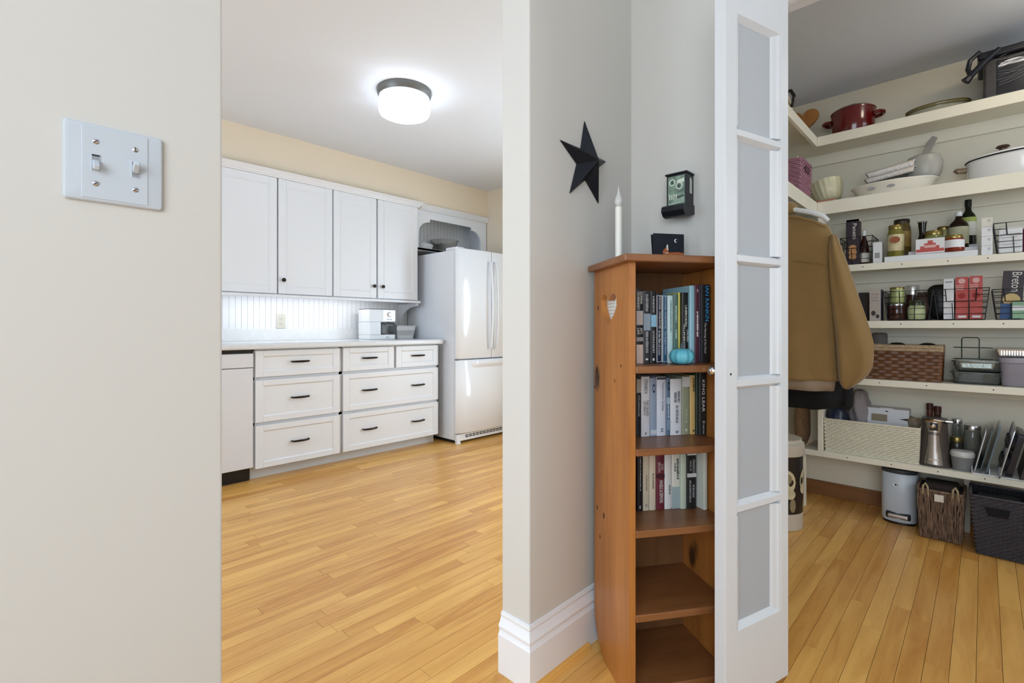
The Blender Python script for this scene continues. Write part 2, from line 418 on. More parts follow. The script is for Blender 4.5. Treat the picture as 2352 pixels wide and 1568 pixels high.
def base_cabinet(x0, x1, fronts, label):
    t = thing('base_cabinet', label, 'cabinet', (x0, VD, 0)); w = x1 - x0
    bx(t, 'body', 0, w, .04, .59, .085, .872, M_CAB)
    mb = MB(); 
    for (a, b, c, d) in fronts['frame']: mb.box(a - x0, b - x0, .0195, .04, c, d)
    o = mb.build('face_frame', M_FRAME, t, smooth=False); o['kind'] = 'stuff'
    bx(t, 'toe_kick', 0, w, .085, .10, 0, .085, M_FRAME)
    for (a, b, c, d, hs) in fronts['drawers']:
        p = shaker(t, 'drawer', a - x0, b - x0, 0, c, d, M_CAB)
        for h in hs: pull(p, h - x0, 0, (c + d) / 2 + .006)
    return t
uA0, uA1, uB0, uB1 = uat(584.0, VD), uat(784, VD), uat(784, VD), uat(1009, VD)
d0, d1 = uat(587, VD), uat(780.5, VD); e0, e1, e2, e3 = uat(788.5, VD), uat(905, VD), uat(910.5, VD), uat(1006.5, VD)
zr = [(.688, .864), (.386, .667), (.080, .365)]
fa = [(uA0, uA1, .864, .872), (uA0, uA1, .667, .688), (uA0, uA1, .365, .386), (uA0, d0, .08, .872), (d1, uA1, .08, .872)]
base_cabinet(uA0, uA1, {'frame': fa, 'drawers': [(d0, d1, a, b, [(d0 + d1) / 2]) for a, b in zr]}, 'white three-drawer base cabinet next to the dishwasher')
h1, h2 = (e0 + e1) / 2, (e2 + e3) / 2
fb = [(uB0, uB1, .864, .872), (uB0, uB1, .667, .688), (uB0, uB1, .365, .386), (uB0, e0, .08, .872), (e3, uB1, .08, .872), (e1, e2, .688, .864)]
base_cabinet(uB0, uB1, {'frame': fb, 'drawers': [(e0, e1, *zr[0], [h1]), (e2, e3, *zr[0], [h2]), (e0, e3, *zr[1], [h1, h2]), (e0, e3, *zr[2], [h1, h2])]},
             'white four-drawer base cabinet beside the refrigerator')
# dishwasher
xw1 = uat(583.5, VD) - .002; xw0 = xw1 - .60
t = thing('dishwasher', 'white dishwasher with black kick plate under the counter', 'dishwasher', (xw0, VD, 0))
bx(t, 'body', .005, .595, .03, .57, .10, .872, M_WHITEP)
M_DW = mat('dishwasher_white', (226, 227, 232), 0.25)
bx(t, 'door', .003, .597, .0, .03, .095, .752, M_DW, bevel=.004)
bx(t, 'control_panel', .003, .597, -.004, .03, .756, .848, M_DW, bevel=.004)
bx(t, 'top_gap', .0, .59, .012, .03, .85, .872, M_BLACK)
bx(t, 'kick_plate', .0, .59, .06, .075, .0, .093, M_BLACK)
# countertop
M_TOP = mat('pale_stone_counter', (226, 229, 232), 0.22, var=.04, vscale=30)
c1 = uat(1019, 3.44)
t = thing('countertop', 'pale stone countertop running over the drawers and dishwasher', 'countertop', (xw0 - .02, 3.44, .874))
w = c1 - xw0 + .02
bx(t, 'slab', 0, w, 0, .62, 0, .04, M_TOP, bevel=.012, seg=4)
bx(t, 'upstand', 0, w - .05, .612, .63, .04, .134, M_TOP, bevel=.003)
# beadboard between counter and wall cabinets
t = thing('backsplash', 'white beadboard backsplash behind the counter', 'backsplash', (0, 4.072, 1.008))
bx(t, 'backing', xw0 - .02, 2.85, .003, .007, 0, .30, M_CAB)
bb = MB().box(0.0009, .0421, -.004, .004, 0, .30); bb_me = D.meshes.new('board'); bb_me.from_pydata(bb.v, [], bb.f); bb_me.materials.append(M_CAB)
u = xw0 - .02
while u < 2.83:
    o = D.objects.new('board', bb_me); COL.objects.link(o); o.parent = t; o.location = (u, 0, 0); u += .043
# outlet
uo = uat(645, 4.068)
t = thing('wall_outlet', 'white duplex outlet on the beadboard backsplash', 'outlet', (uo, 4.0665, 1.07))
M_OUT = mat('ivory_plastic', (208, 206, 196), 0.35)
bx(t, 'plate', -.036, .036, -.005, 0, -.058, .058, M_OUT, bevel=.002)
for s_ in (-1, 1):
    r_ = bx(t, 'receptacle', -.017, .017, -.0075, -.004, s_ * .020 - .014, s_ * .020 + .014, M_OUT, bevel=.003)
    for q in (-.007, .007): bx(r_, 'slot', q - .0012, q + .0012, -.0079, -.007, s_ * .020 - .002, s_ * .020 + .007, M_DARKGAP)
    bx(r_, 'ground_hole', -.002, .002, -.0079, -.007, s_ * .020 - .010, s_ * .020 - .006, M_DARKGAP)
MB().lathe([(.0028, -.0058), (.0028, -.004)], 10, M=Matrix.Rotation(-PI/2, 4, 'X') @ Matrix.Scale(-1, 4, (0, 0, 1))).build('screw', M_SILVER, t)

# wall cabinets
VU = 3.755
def knob(parent, x, y, z):
    M = Matrix.Translation((x, y, z)) @ Matrix.Rotation(PI/2, 4, 'X')
    MB().lathe([(.006, 0), (.006, .012), (.0145, .017), (.0155, .022), (.013, .027), (.004, .029)], 16, M=M).build('knob', M_BRONZE, parent)
def wall_cabinet(x0, x1, doors, label):
    t = thing('wall_cabinet', label, 'cabinet', (x0, VU, 1.262)); w = x1 - x0
    bx(t, 'body', 0, w, .0195, .318, 0, .86, M_CAB)
    for (a, b, k) in doors:
        p = shaker(t, 'door', a - x0, b - x0, 0, .007, .858, M_CAB, st=.056, ra=.056, rec=.005)
        if k: knob(p, k - x0, 0, zv(650, 643, VU) - 1.262)
    return t
g = [uat(x, VU) for x in (636, 640, 763.5, 766.5, 864.5, 868.5, 959)]
uR = uat(962, VU)
wall_cabinet(g[0] - .46, g[0] + .012, [(g[0] - .45, g[0], None)], 'white wall cabinet door with no knob showing, beside the hall opening')
wall_cabinet(g[0] + .0125, g[2] + .008, [(g[1], g[2], uat(650, VU))], 'white single-door wall cabinet above the wall outlet')
wall_cabinet(g[2] + .0085, uR, [(g[3], g[4], uat(858, VU)), (g[5], g[6], uat(878, VU))], 'white two-door wall cabinet above the coffee maker')
# crown, light rail
CRN = [(0, 0), (-.004, 0), (-.006, .008), (-.016, .014), (-.018, .020), (-.028, .028), (-.032, .034), (-.040, .040), (-.040, .046), (0, .046)]
def crown(name, x0, x1, y, z, ret=False):
    rings = [[(x, y + a, z + b) for a, b in CRN] for x in (x0, x1)]
    if ret: rings = [rings[0], [(x1 - a, y + a, z + b) for a, b in CRN], [(x1 - a, SOF, z + b) for a, b in CRN]]
    return struct(MB().loft(rings).build(name, M_TRIM, ang=20))
crown('trim_5', g[0] - .46, uR, VU, 2.121, True)
tag(bx(None, 'light_rail', g[0] - .46, uR + .012, VU - .012, VU + .02, 1.241, 1.262, M_CAB, bevel=.003), 'white light rail under the wall cabinets', 'light rail')
strip = thing('cabinet_light', 'under-cabinet strip lamp hidden behind the light rail', 'lamp', (g[0] - .3, VU + .12, 1.255))
bx(strip, 'housing', 0, 1.35, -.02, .02, -.003, .006, M_WHITEP)
area_light('cabinet_light_glow', (g[0] + .35, VU + .12, 1.248), (g[0] + .35, VU + .20, .9), 1.3, .03, 1.6, (1, .99, .97))
# curved bracket panel under the cabinet end
pts = [(0, 0), (.31, 0), (.31, -.215), (.285, -.215)]
for k in range(9):
    a = k / 8 * PI / 2
    pts.append((.285 - .27 * (1 - math.cos(a)), -.215 + .19 * math.sin(a)))
pts.append((0, -.022))
tag(MB().prism(pts, (uR - .018, VU + .008, 1.241), (0, 1, 0), (0, 0, 1), .018).build('cabinet_bracket', M_CAB, None, bevel=.002), 'white scroll-cut bracket panel under the wall cabinet end', 'bracket')

# open niche over the refrigerator
NV = 3.80; nx0, nx1 = uR + .001, KU - .012; nz0, nz1 = 1.745, 2.121
t = thing('niche_cabinet', 'white open niche cabinet with scalloped arch above the refrigerator', 'cabinet', (nx0, NV, nz0))
w = nx1 - nx0; h = nz1 - nz0
iL, iR = .03, w - .075; zt = h - .075
arch = [(iL, .022), (iR, .022), (iR, zt - .14)] + [(iR - .13 + .13 * math.cos(a), zt - .14 + .11 * math.sin(a)) for a in [k * PI / 16 for k in range(1, 9)]] \
     + [(iR - .13, zt + .0), (iL + .13, zt + .0)] + [(iL + .13 - .13 * math.sin(a), zt - .14 + .11 * math.cos(a)) for a in [k * PI / 16 for k in range(0, 9)]]
cutout('face_frame', [(0, 0), (w, 0), (w, h), (0, h)], [arch], .02, (0, .02, 0), (1, 0, 0), (0, 0, 1), M_CAB, t)
bx(t, 'shelf', 0, w, .0, .27, -.002, .02, M_CAB)
bx(t, 'side', 0, .018, .02, .27, .02, h, M_CAB); bx(t, 'side', w - .018, w, .02, .27, .02, h, M_CAB)
u = .018
while u < w - .05:
    bx(t, 'back_board', u + .001, u + .042, .258, .27, .0205, h, M_CAB); u += .043
crown('trim_6', uR + .042, KU - .004, NV - .006, 2.121)
# dishes in the niche
zs = nz0 + .0205
uu = uat(983, 3.90)
t = thing('covered_dish', 'white covered serving dish at the cabinet end of the niche', 'dish', (uu - .03, 3.935, zs))
MB().lathe([(.05, 0), (.075, .008), (.092, .035), (.096, .05), (.09, .052), (.085, .04)], 28).build('dish', M_WHITEP, t)
MB().lathe([(.097, .05), (.085, .064), (.04, .075), (.012, .078), (.012, .092), (.0, .094)], 28).build('lid', M_WHITEP, t)
M_GLASS = mat('clear_glass', (235, 240, 238), 0.04, trans=0.85, ior=1.45)
M_TINT = mat('smoky_glass', (240, 240, 236), 0.04, trans=0.9, ior=1.25)
t = MB().lathe([(.045, 0), (.06, .003), (.125, .085), (.143, .12), (.146, .123), (.141, .121), (.12, .085), (.056, .008), (0, .006)], 36, cap1=False).build('glass_bowl', M_TINT, None, loc=(uat(1018, 3.93) + .01, 3.925, zs))
tag(t, 'flared clear glass bowl in the niche over the refrigerator', 'bowl')
t = thing('lidded_dish', 'small white dish with knobbed lid behind the fridge hinge', 'dish', (uat(1069, 3.9), 3.94, zs))
MB().lathe([(.05, 0), (.06, .01), (.068, .028), (.07, .03)], 24).build('dish', M_WHITEP, t)
MB().lathe([(.071, .03), (.06, .038), (.02, .046), (.006, .048), (.009, .058), (.006, .066), (0, .068)], 24).build('lid', M_TINT, t)

# refrigerator
fx0, fw = 2.752, .765; fy = 3.30
t = thing('refrigerator', 'white french-door refrigerator with bottom freezer drawer', 'refrigerator', (fx0, fy, 0))
bx(t, 'cabinet', 0, fw, .045, .75, .03, 1.70, M_APPL, bevel=.004)
def bowed(x0, x1, z0, z1, name, bow=.028, flip=1):
    n = 14; rings = []
    for k in range(n + 1):
        s_ = k / n; x = x0 + (x1 - x0) * s_
        if flip == 1: e = min(1.0, s_ / .12)
        elif flip == -1: e = min(1.0, (1 - s_) / .12)
        else: e = min(1.0, s_ / .06, (1 - s_) / .06)
        c = ((x / fw) - .5) * 2
        yf = -bow * (1 - c * c) + .022 * (1 - math.sin(e * PI / 2))
        rings.append([(x, .04, z0), (x, yf + .008, z0), (x, yf, z0 + .008), (x, yf, z1 - .008), (x, yf + .008, z1), (x, .04, z1)])
    return MB().loft(rings).build(name, M_APPL, t, ang=50)
dl = bowed(0, fw/2 - .003, .742, 1.715, 'door', flip=1); dr = bowed(fw/2 + .003, fw, .742, 1.715, 'door', flip=-1)
fz = bowed(0, fw, .088, .732, 'freezer_drawer', flip=0)
for d_, s_ in ((dl, -1), (dr, 1)):
    xc = fw/2 + s_ * .034
    pts = [(xc, -.02, 1.63), (xc, -.05, 1.61)] + [(xc - s_ * .012 * math.sin(PI * k / 10) * 0, -.062 - .022 * math.sin(PI * k / 10), 1.585 - .73 * k / 10) for k in range(11)] + [(xc, -.05, .83), (xc, -.02, .815)]
    MB().tube(pts, .0095, 8).build('handle', M_APPL, d_)
# scooped pull of the freezer drawer
rings = []
for k in range(17):
    s_ = k / 16; x = .14 + (fw - .28) * s_; e = math.sin(PI * min(1, min(s_, 1 - s_) / .12) / 2); c = ((x / fw) - .5) * 2; yf = -.028 * (1 - c * c)
    rings.append([(x, yf + .004, .715), (x, yf - .018 * e, .716), (x, yf - .022 * e, .700), (x, yf - .016 * e, .684), (x, yf + .004, .655)])
MB().loft(rings).build('pull', M_APPL, fz, ang=50)
bx(t, 'gasket', .004, fw - .004, .012, .04, .730, .744, mat('grey_gasket', (120, 122, 128), 0.6))
gr = bx(t, 'base_grille', .0, fw, .01, .04, .022, .082, M_APPL, bevel=.004)
for k in range(15):
    for z in (.048, .062): bx(gr, 'slot', .10 + k * .042, .135 + k * .042, .0085, .011, z, z + .008, M_DARKGAP)
for x in (.03, fw - .03): MB().lathe([(.026, 0), (.024, .012), (.02, .03)], 14, c=(x, .03, 0)).build('foot', M_APPL, t)
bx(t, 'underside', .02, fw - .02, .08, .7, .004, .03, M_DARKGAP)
for x0, x1 in ((.005, .10), (fw - .10, fw - .005)):
    bx(t, 'hinge_cover', x0, x1, .02, .17, 1.7, 1.728, M_APPL, bevel=.008)
bx(t, 'hinge_cap', .11, .20, .05, .12, 1.7, 1.722, M_APPL, bevel=.008)

# coffee maker
cm0, cm1 = uat(850, 3.80), uat(908, 3.80); cw = cm1 - cm0
t = thing('coffee_maker', 'white drip coffee maker with glass carafe and round dial', 'coffee maker', (cm0, 3.80, .9145))
MG = mat('grey_panel', (178, 180, 182), 0.3)
bx(t, 'base', 0, cw, 0, .20, 0, .042, M_WHITEP, bevel=.006)
bx(t, 'tower', .001, cw - .001, .12, .199, .0425, .1515, M_WHITEP)
bx(t, 'side_wall', .001, cw * .42, .002, .1195, .0425, .1515, M_WHITEP)
bx(t, 'recess_back', cw * .42, cw - .004, .115, .1195, .045, .1515, MG)
hd = bx(t, 'brew_head', 0, cw, 0, .20, .152, .262, M_WHITEP, bevel=.005)
bx(hd, 'panel', cw * .5, cw - .002, -.002, .001, .162, .256, mat('silver_panel', (214, 214, 216), 0.25, metal=.3))
MB().lathe([(.024, 0), (.024, .006), (.017, .008), (.016, .016), (0, .017)], 20, M=Matrix.Translation((cw * .76, 0, .218)) @ Matrix.Rotation(PI/2, 4, 'X')).build('dial', M_SILVER, hd)
for k in range(4): bx(hd, 'maker_mark', cw * (.63 + k * .062), cw * (.68 + k * .062), -.0026, -.002, .170, .181, MG)
bx(t, 'lid_line', .002, cw - .002, .004, .196, .262, .267, mat('dark_grey_trim', (80, 80, 84), 0.4))
bx(t, 'switch', cw * .62, cw * .74, -.002, .002, .012, .024, MG, bevel=.002)
cf = MB().lathe([(.04, .044), (.058, .05), (.062, .085), (.05, .12), (.045, .13), (.043, .13), (.048, .12), (.059, .085), (.055, .053), (0, .05)], 24, c=(cw * .56, .065, 0), cap1=False).build('carafe', M_TINT, t)
MG2 = mat('charcoal_plastic', (74, 76, 80), 0.4)
MB().lathe([(.046, .13), (.046, .138), (.03, .145), (0, .146)], 20, c=(cw * .56, .065, 0)).build('carafe_lid', MG2, cf)
MB().tube([(cw * .72, .03, .142), (cw * .92, .0, .140), (cw * .99, -.01, .115), (cw * .98, -.01, .07), (cw * .93, 0, .055)], [.009, .011, .012, .011, .008], 8).build('handle', MG2, cf)
for k in range(4): bx(cf, 'level_mark', cw * .43, cw * .43 + .012, .0035, .005, .068 + k * .013, .0695 + k * .013, MG2)

# grey and white tub beside the coffee maker
b0, b1 = uat(909, 3.86), uat(953, 3.86)
t = thing('storage_tub', 'white tub with pale grey band beside the coffee maker', 'tub', (b0, 3.86, .9145))
w = b1 - b0
M_GB = mat('pale_grey_band', (196, 197, 198), 0.5)
MB().frustum(.02, w - .02, .0, .13, 0, .034, .006, .004).build('bottom', M_WHITEP, t, bevel=.004)
MB().frustum(.014, w - .014, -.004, .134, .034, .075, .007, .004).build('band', M_GB, t, bevel=.002)
MB().frustum(.007, w - .007, -.008, .138, .075, .118, .008, .004).build('upper', M_WHITEP, t, bevel=.004)
bx(t, 'rim', -.006, w + .006, -.016, .146, .114, .121, M_WHITEP, bevel=.003)

# ceiling lamp
t = thing('ceiling_lamp', 'flush ceiling lamp with ribbed glass drum shade', 'lamp', (1.707, 2.547, CEIL))
MB().lathe([(.163, 0), (.163, -.012), (.158, -.03), (.152, -.042), (.13, -.044)], 48).build('canopy', mat('brushed_nickel', (120, 120, 118), 0.45, metal=.75), t)
n = 96
def ribs(r, z, amp=.0015): return [(r * math.cos(2*PI*k/n) * (1 + (amp / r if k % 2 else 0)), r * math.sin(2*PI*k/n) * (1 + (amp / r if k % 2 else 0)), z) for k in range(n)]
M_SHADE = mat('lit_prismatic_glass', (250, 250, 248), 0.25, emis=(226, 238, 255), estr=6)
MB().loft([ribs(.138, -.044), ribs(.150, -.052), ribs(.154, -.075), ribs(.153, -.115), ribs(.146, -.137), ribs(.12, -.149), ribs(.06, -.156), ribs(.01, -.158)], False, True).build('shade', M_SHADE, t, ang=20)
M_BULB = mat('dim_socket_glow', (250, 240, 225), 0.3, emis=(255, 244, 225), estr=3.0)
MB().lathe([(.014, -.158), (.012, -.163), (.006, -.168), (0, -.169)], 16).build('finial', M_BULB, t)
# ================================================================== HALL
# light switch plate
pu0, pu1 = uat(144, VW), uat(372, VW); pw = pu1 - pu0
pz0, pz1 = (zv(144, 456, VW) + zv(372, 484, VW)) / 2, (zv(144, 272, VW) + zv(372, 322, VW)) / 2
M_PLATE = mat('cool_white_plate', (198, 205, 212), 0.35)
t = thing('light_switch', 'white double toggle switch plate on the near wall', 'light switch', ((pu0 + pu1) / 2, VW, (pz0 + pz1) / 2))
hw, hh = pw / 2, (pz1 - pz0) / 2
rings = []
for (o_, y_) in ((0, 0), (0, -.004), (.0018, -.0062), (.004, -.0068)):
    rings.append([(x, y_, z) for x, z in rrect(-hw + o_, hw - o_, -hh + o_, hh - o_, .004, 4)])
MB().loft(rings).build('plate', M_PLATE, t, ang=30)
bx(t, 'raised_field', -hw + .019, hw - .019, -.0078, -.006, -hh + .0042, hh - .0042, M_PLATE, bevel=.0009)
for s_, up in ((-1, False), (1, True)):
    x = uat(218 if s_ < 0 else 308.5, VW) - (pu0 + pu1) / 2
    fr = bx(t, 'toggle_frame', x - .0055, x + .0055, -.0086, -.0065, -.0125, .0125, M_PLATE, bevel=.0006)
    bx(fr, 'slot', x - .0043, x + .0043, -.0088, -.0084, -.0112, .0112, mat('slot_shade', (150, 154, 158), .6))
    if not up: bx(fr, 'slot_shadow_gap', x - .0043, x + .0043, -.0092, -.0086, .0090, .0110, M_DARKGAP)
    a = math.radians(32 if up else -32)
    M = Matrix.Translation((x, -.0075, 0)) @ Matrix.Rotation(-a, 4, 'X')
    mb = MB(); mb.frustum(-.0039, .0039, -.0075, .0045, 0, .016, -.0004, -.0022, M @ Matrix.Rotation(PI/2, 4, 'X'))
    mb.build('toggle', M_PLATE, fr, bevel=.0012)
    for k in (-1, 1):
        z = k * .0302
        MB().lathe([(.0037, 0), (.0036, .0008), (.0026, .0016), (0, .0019)], 14, M=Matrix.Translation((x, -.0077, z)) @ Matrix.Rotation(PI/2, 4, 'X')).build('screw', M_SILVER, t)
        MB().box(-.0034, .0034, -.0021, -.0012, -.0005, .0005, Matrix.Translation((x, -.0077, z)) @ Matrix.Rotation(random.choice((-.6, -.5, 1.4)), 4, 'Y')).build('screw_slot', M_DARKGAP, t)

# barn star
SP = [(1343, 278), (1362, 355), (1392, 371), (1368, 391), (1375, 467), (1345, 413), (1309, 444), (1325, 376), (1287, 321), (1334, 341)]
SV = VW - .004
P = [(uat(x, SV), zv(x, y, SV)) for x, y in SP]
sc_u = sum(P[i][0] for i in range(1, 10, 2)) / 5; sc_z = sum(P[i][1] for i in range(1, 10, 2)) / 5
M_STAR = mat('matte_navy_black_metal', (24, 28, 36), 0.5, metal=.2, spec=.4, bump=.1, bscale=300)
mb = MB()
vv = [(p[0] - sc_u, 0, p[1] - sc_z) for p in P] + [(0, -.048, 0)] + [(p[0] - sc_u, .002, p[1] - sc_z) for p in P]
ff = [(i, (i + 1) % 10, 10) for i in range(10)] + [tuple(range(11, 21))] + [(i, 11 + i, 11 + (i + 1) % 10, (i + 1) % 10) for i in range(10)]
mb.add(vv, ff)
tag(mb.build('barn_star', M_STAR, None, smooth=False, loc=(sc_u, SV, sc_z)), 'dark five-pointed metal barn star hung on the wall', 'wall star')

# ---------------------------------------------------------------- bookcase in the corner
A = Vector((.569, .822, 0)).normalized(); B = Vector((A.y, -A.x, 0)); BO = Vector((1.1766, .6915, 0)); BR = math.atan2(B.y, B.x)
def bk(x, y0):                                         # local x of a pixel column on the plane local y = y0
    r = ray(x); o = BO + A * y0; n = A
    t_ = o.dot(n) / (r.x * n.x + r.y * n.y); p = Vector((r.x, r.y, 0)) * t_ - BO
    return p.dot(B), t_
def bz(x, y, y0): return EYE + (CY - y) / F * bk(x, y0)[1]
def bs(x, y):                                          # depth and height on the outer face of the left side panel
    r = ray(x, y); t_ = BO.dot(B) / (r.x * B.x + r.y * B.y); p = r * t_
    return (Vector((p.x, p.y, 0)) - BO).dot(A), EYE + p.z
BW, BD, BH = .325, .258, 1.196
t = thing('bookcase', 'narrow honey pine bookcase with heart cutout standing in the corner', 'bookcase', BO, BR)
hp = [bs(x, y) for x, y in ((1398, 690), (1405, 675), (1411, 673.5), (1415.5, 683), (1416, 702), (1410, 722), (1397, 747), (1387, 728), (1381.5, 705), (1381, 689), (1385, 678), (1391, 677))]
foot = [(0, 0), (.035, 0), (.05, .03), (.085, .055), (.16, .055), (.2, .04), (.215, .03), (BD - .02, .02), (BD - .002, .09), (BD, .2), (BD, BH), (0, BH)]
foot = [(0, 0), (.17, 0), (.19, .012), (.215, .03), (.235, .055), (.25, .085), (BD, .13), (BD, BH), (0, BH)]
cutout('side_panel', foot, [hp], .019, (0, 0, 0), (0, 1, 0), (0, 0, 1), M_PINE, t)
bx(t, 'side_panel', BW - .019, BW, 0, BD, 0, BH, M_PINE, bevel=.003)
bx(t, 'back_panel', .019, BW - .019, BD - .012, BD - .002, .02, BH, wood('shade_toned_back_pine', (108, 70, 38), (128, 86, 48), axis=2, scale=1.1, rough=.6))  # pine colour darkened to stand for the shade inside the bookcase
tp = MB().prism([(-.022, -.022), (BW + .022, -.022), (BW + .022, BD + .004), (-.022, BD + .004)], (0, 0, BH), (1, 0, 0), (0, 1, 0), .021).build('top', M_PINE2, t, bevel=.005)
SHZ = [.915, .691, .470, .242, .038]
for k, z in enumerate(SHZ):
    bx(t, 'shelf', .019, BW - .019, -.006 if k < 4 else .004, BD - .012, z - .0205, z, M_PINE2, bevel=.003)
# dark knots of the side panel
M_KNOT = mat('dark_pine_knot', (58, 32, 16), .6)
for (x, y, r_) in ((1362.5, 695, .0055), (1374, 707, .006), (1426, 840, .004), (1371, 850, .009), (1374, 866, .006), (1366, 888, .005), (1412, 874, .004), (1372, 1165, .006), (1387, 1184, .007), (1378, 1232, .005)):
    d_, z = bs(x, y)
    r_ *= 1.35
    if 0 < d_ < BD: MB().lathe([(r_, 0), (r_ * .7, .0003), (0, .0004)], 12, sy=.6, M=Matrix.Translation((-.0001, d_, z)) @ Matrix.Rotation(-PI/2, 4, 'Y')).build('knot', M_KNOT, t)

BT = BH + .021                                          # height of the bookcase top
# flameless candle
x, _t = bk(1421, .17)
p = BO + B * (x) + A * .17
t = thing('taper_candle', 'white taper candle with flame-shaped bulb on the bookcase', 'candle', (p.x, p.y, BT + .0005))
hz = bz(1421, 476, .17) - BT; tz = bz(1421, 427, .17) - BT
M_CAND = mat('ivory_candle_plastic', (228, 226, 216), 0.3)
MB().lathe([(.011, 0), (.0105, .004), (.0108, hz), (.0085, hz + .001)], 20).build('stick', M_CAND, t)
r0 = .0115; L_ = tz - hz
MB().lathe([(.006, hz), (.0125, hz + L_ * .14), (.0135, hz + L_ * .26), (.011, hz + L_ * .42), (.006, hz + L_ * .60), (.003, hz + L_ * .78), (.0005, hz + L_)], 18).build('flame_bulb', mat('frosted_bulb', (224, 224, 218), 0.25, trans=.25), t)
# night card with a fox
cy0 = .205
x0, t0 = bk(1500.5, cy0); x1, t1 = bk(1571, cy0)
p = BO + B * x0 + A * cy0
t = thing('greeting_card', 'black card with a small fox under a crescent moon', 'card', (p.x, p.y, BT + .0005), BR)
cw, ch = x1 - x0, bz(1535, 537, cy0) - BT
M_CARD = mat('ink_black_card', (26, 28, 38), .6); M_CW = mat('print_white', (226, 224, 218), .7); M_FOX = mat('print_rust', (176, 96, 50), .7)
MB().box(0, cw, 0, .0012, 0, ch).build('front_leaf', M_CARD, t, smooth=False)
MB().box(0, cw, .0012, .0024, 0, ch, Matrix.Translation((0, .001, 0)) @ Matrix.Rotation(-.14, 4, 'X')).build('back_leaf', M_CARD, t, smooth=False)
def flat(parent, name, poly, y, m): return MB().add([(a, y, b) for a, b in poly], [tuple(range(len(poly)))]).build(name, m, parent, smooth=False)
fy = lambda f: ch * (.37 + .63 * f)                       # the foot of the card is hidden by the bookcase top
mc = (cw * .735, fy(.66)); mr = .0062
flat(t, 'moon', [(mc[0] + mr * math.cos(a), mc[1] + mr * math.sin(a)) for a in [math.radians(50 + 26 * k) for k in range(11)]] + [(mc[0] + mr * (.5 + .779 * math.cos(a)), mc[1] + mr * .779 * math.sin(a)) for a in [math.radians(270 - 18 * k) for k in range(11)]], -.0003, M_CW)
flat(t, 'hill', [(cw * .3, 0), (cw * .99, 0), (cw * .99, fy(.06)), (cw * .8, fy(.10)), (cw * .55, fy(.07)), (cw * .3, fy(-.02))], -.0003, M_FOX)
flat(t, 'fox_body', [(cw * .30, fy(.04)), (cw * .48, fy(.04)), (cw * .50, fy(.2)), (cw * .46, fy(.34)), (cw * .42, fy(.33)), (cw * .36, fy(.24)), (cw * .31, fy(.14))], -.0005, M_FOX)
flat(t, 'fox_chest', [(cw * .43, fy(.2)), (cw * .48, fy(.18)), (cw * .475, fy(.42)), (cw * .45, fy(.47)), (cw * .42, fy(.40))], -.0007, M_CW)
flat(t, 'fox_tail_tip', [(cw * .30, fy(.03)), (cw * .47, fy(.025)), (cw * .50, fy(.08)), (cw * .44, fy(.06))], -.0007, M_CW)

# match safe on the wall beside the door
mv0, mv1 = vat(1531, UM - .055), vat(1577, UM - .055)
t = thing('match_safe', 'black wall match holder with a green printed glass front', 'match holder', (UM, (mv0 + mv1) / 2, 0), RU)
mw = (mv0 - mv1) / 2; zt_, zb_ = zu(1577, 395, UM - .055), zu(1577, 472, UM - .055)
M_MS = mat('black_painted_tin', (24, 26, 32), .38)
dp = .055
bx(t, 'case', -mw, mw, -dp, -.001, zb_ - .012, zt_, M_MS, bevel=.002)
bx(t, 'lid', -mw - .005, mw + .004, -dp - .005, -.001, zt_, zt_ + .006, M_MS, bevel=.003)
bx(t, 'hanging_tab', mw * .2, mw * .34, -.003, 0, zt_ + .004, zt_ + .016, M_MS)
M_GP = mat('green_litho_print', (128, 150, 132), .25, var=.5, vscale=55, vstretch=(1, 1, .6)); M_GP2 = mat('pale_litho_print', (206, 214, 196), .3); M_GP3 = mat('dark_litho_print', (56, 74, 66), .3, var=.3, vscale=80)
fw_, fz0, fz1 = mw - .006, zb_ + .006, zt_ - .006
pr = bx(t, 'printed_panel', -fw_, fw_, -dp - .0015, -dp + .001, fz0, fz1, M_GP)
for (x, z, r_) in ((-.3, .80, .26), (.22, .66, .28)):
    xc, zc = x * fw_ * 1.6, fz0 + (fz1 - fz0) * z; R_ = r_ * fw_ * 1.5
    MB().lathe([(R_, 0), (R_, .0004)], 20, M=Matrix.Translation((xc, -dp - .0015, zc)) @ Matrix.Rotation(PI/2, 4, 'X')).build('medallion', M_GP2, pr)
    MB().lathe([(R_ * .72, 0), (R_ * .72, .0007)], 20, M=Matrix.Translation((xc, -dp - .0015, zc)) @ Matrix.Rotation(PI/2, 4, 'X')).build('medallion_field', M_GP, pr)
    flat(pr, 'portrait', [(xc + R_ * a, zc + R_ * b) for a, b in ((-.5, -.5), (.5, -.5), (.3, -.1), (.28, .3), (0, .5), (-.28, .3), (-.3, -.1))], -dp - .0024, M_GP3)
for k, (a, b, c, d) in enumerate(((-.95, .5, .1, .56), (.1, .72, .95, .9), (-.2, .22, .9, .34), (-.9, .05, .6, .12), (.2, .42, .95, .5))):
    flat(pr, 'scroll', [(a * fw_, fz0 + (fz1 - fz0) * b), (c * fw_, fz0 + (fz1 - fz0) * (b + .05)), (c * fw_, fz0 + (fz1 - fz0) * d), (a * fw_, fz0 + (fz1 - fz0) * (d - .05))], -dp - .0018, (M_GP3, M_GP2)[k % 2])
for k in range(4): flat(pr, 'scroll', [(fw_ * (-.85 + .26 * k), fz0 + .020), (fw_ * (-.72 + .26 * k), fz0 + .022), (fw_ * (-.72 + .26 * k), fz0 + .040 - .003 * (k % 2)), (fw_ * (-.85 + .26 * k), fz0 + .038)], -dp - .0019, M_GP2)
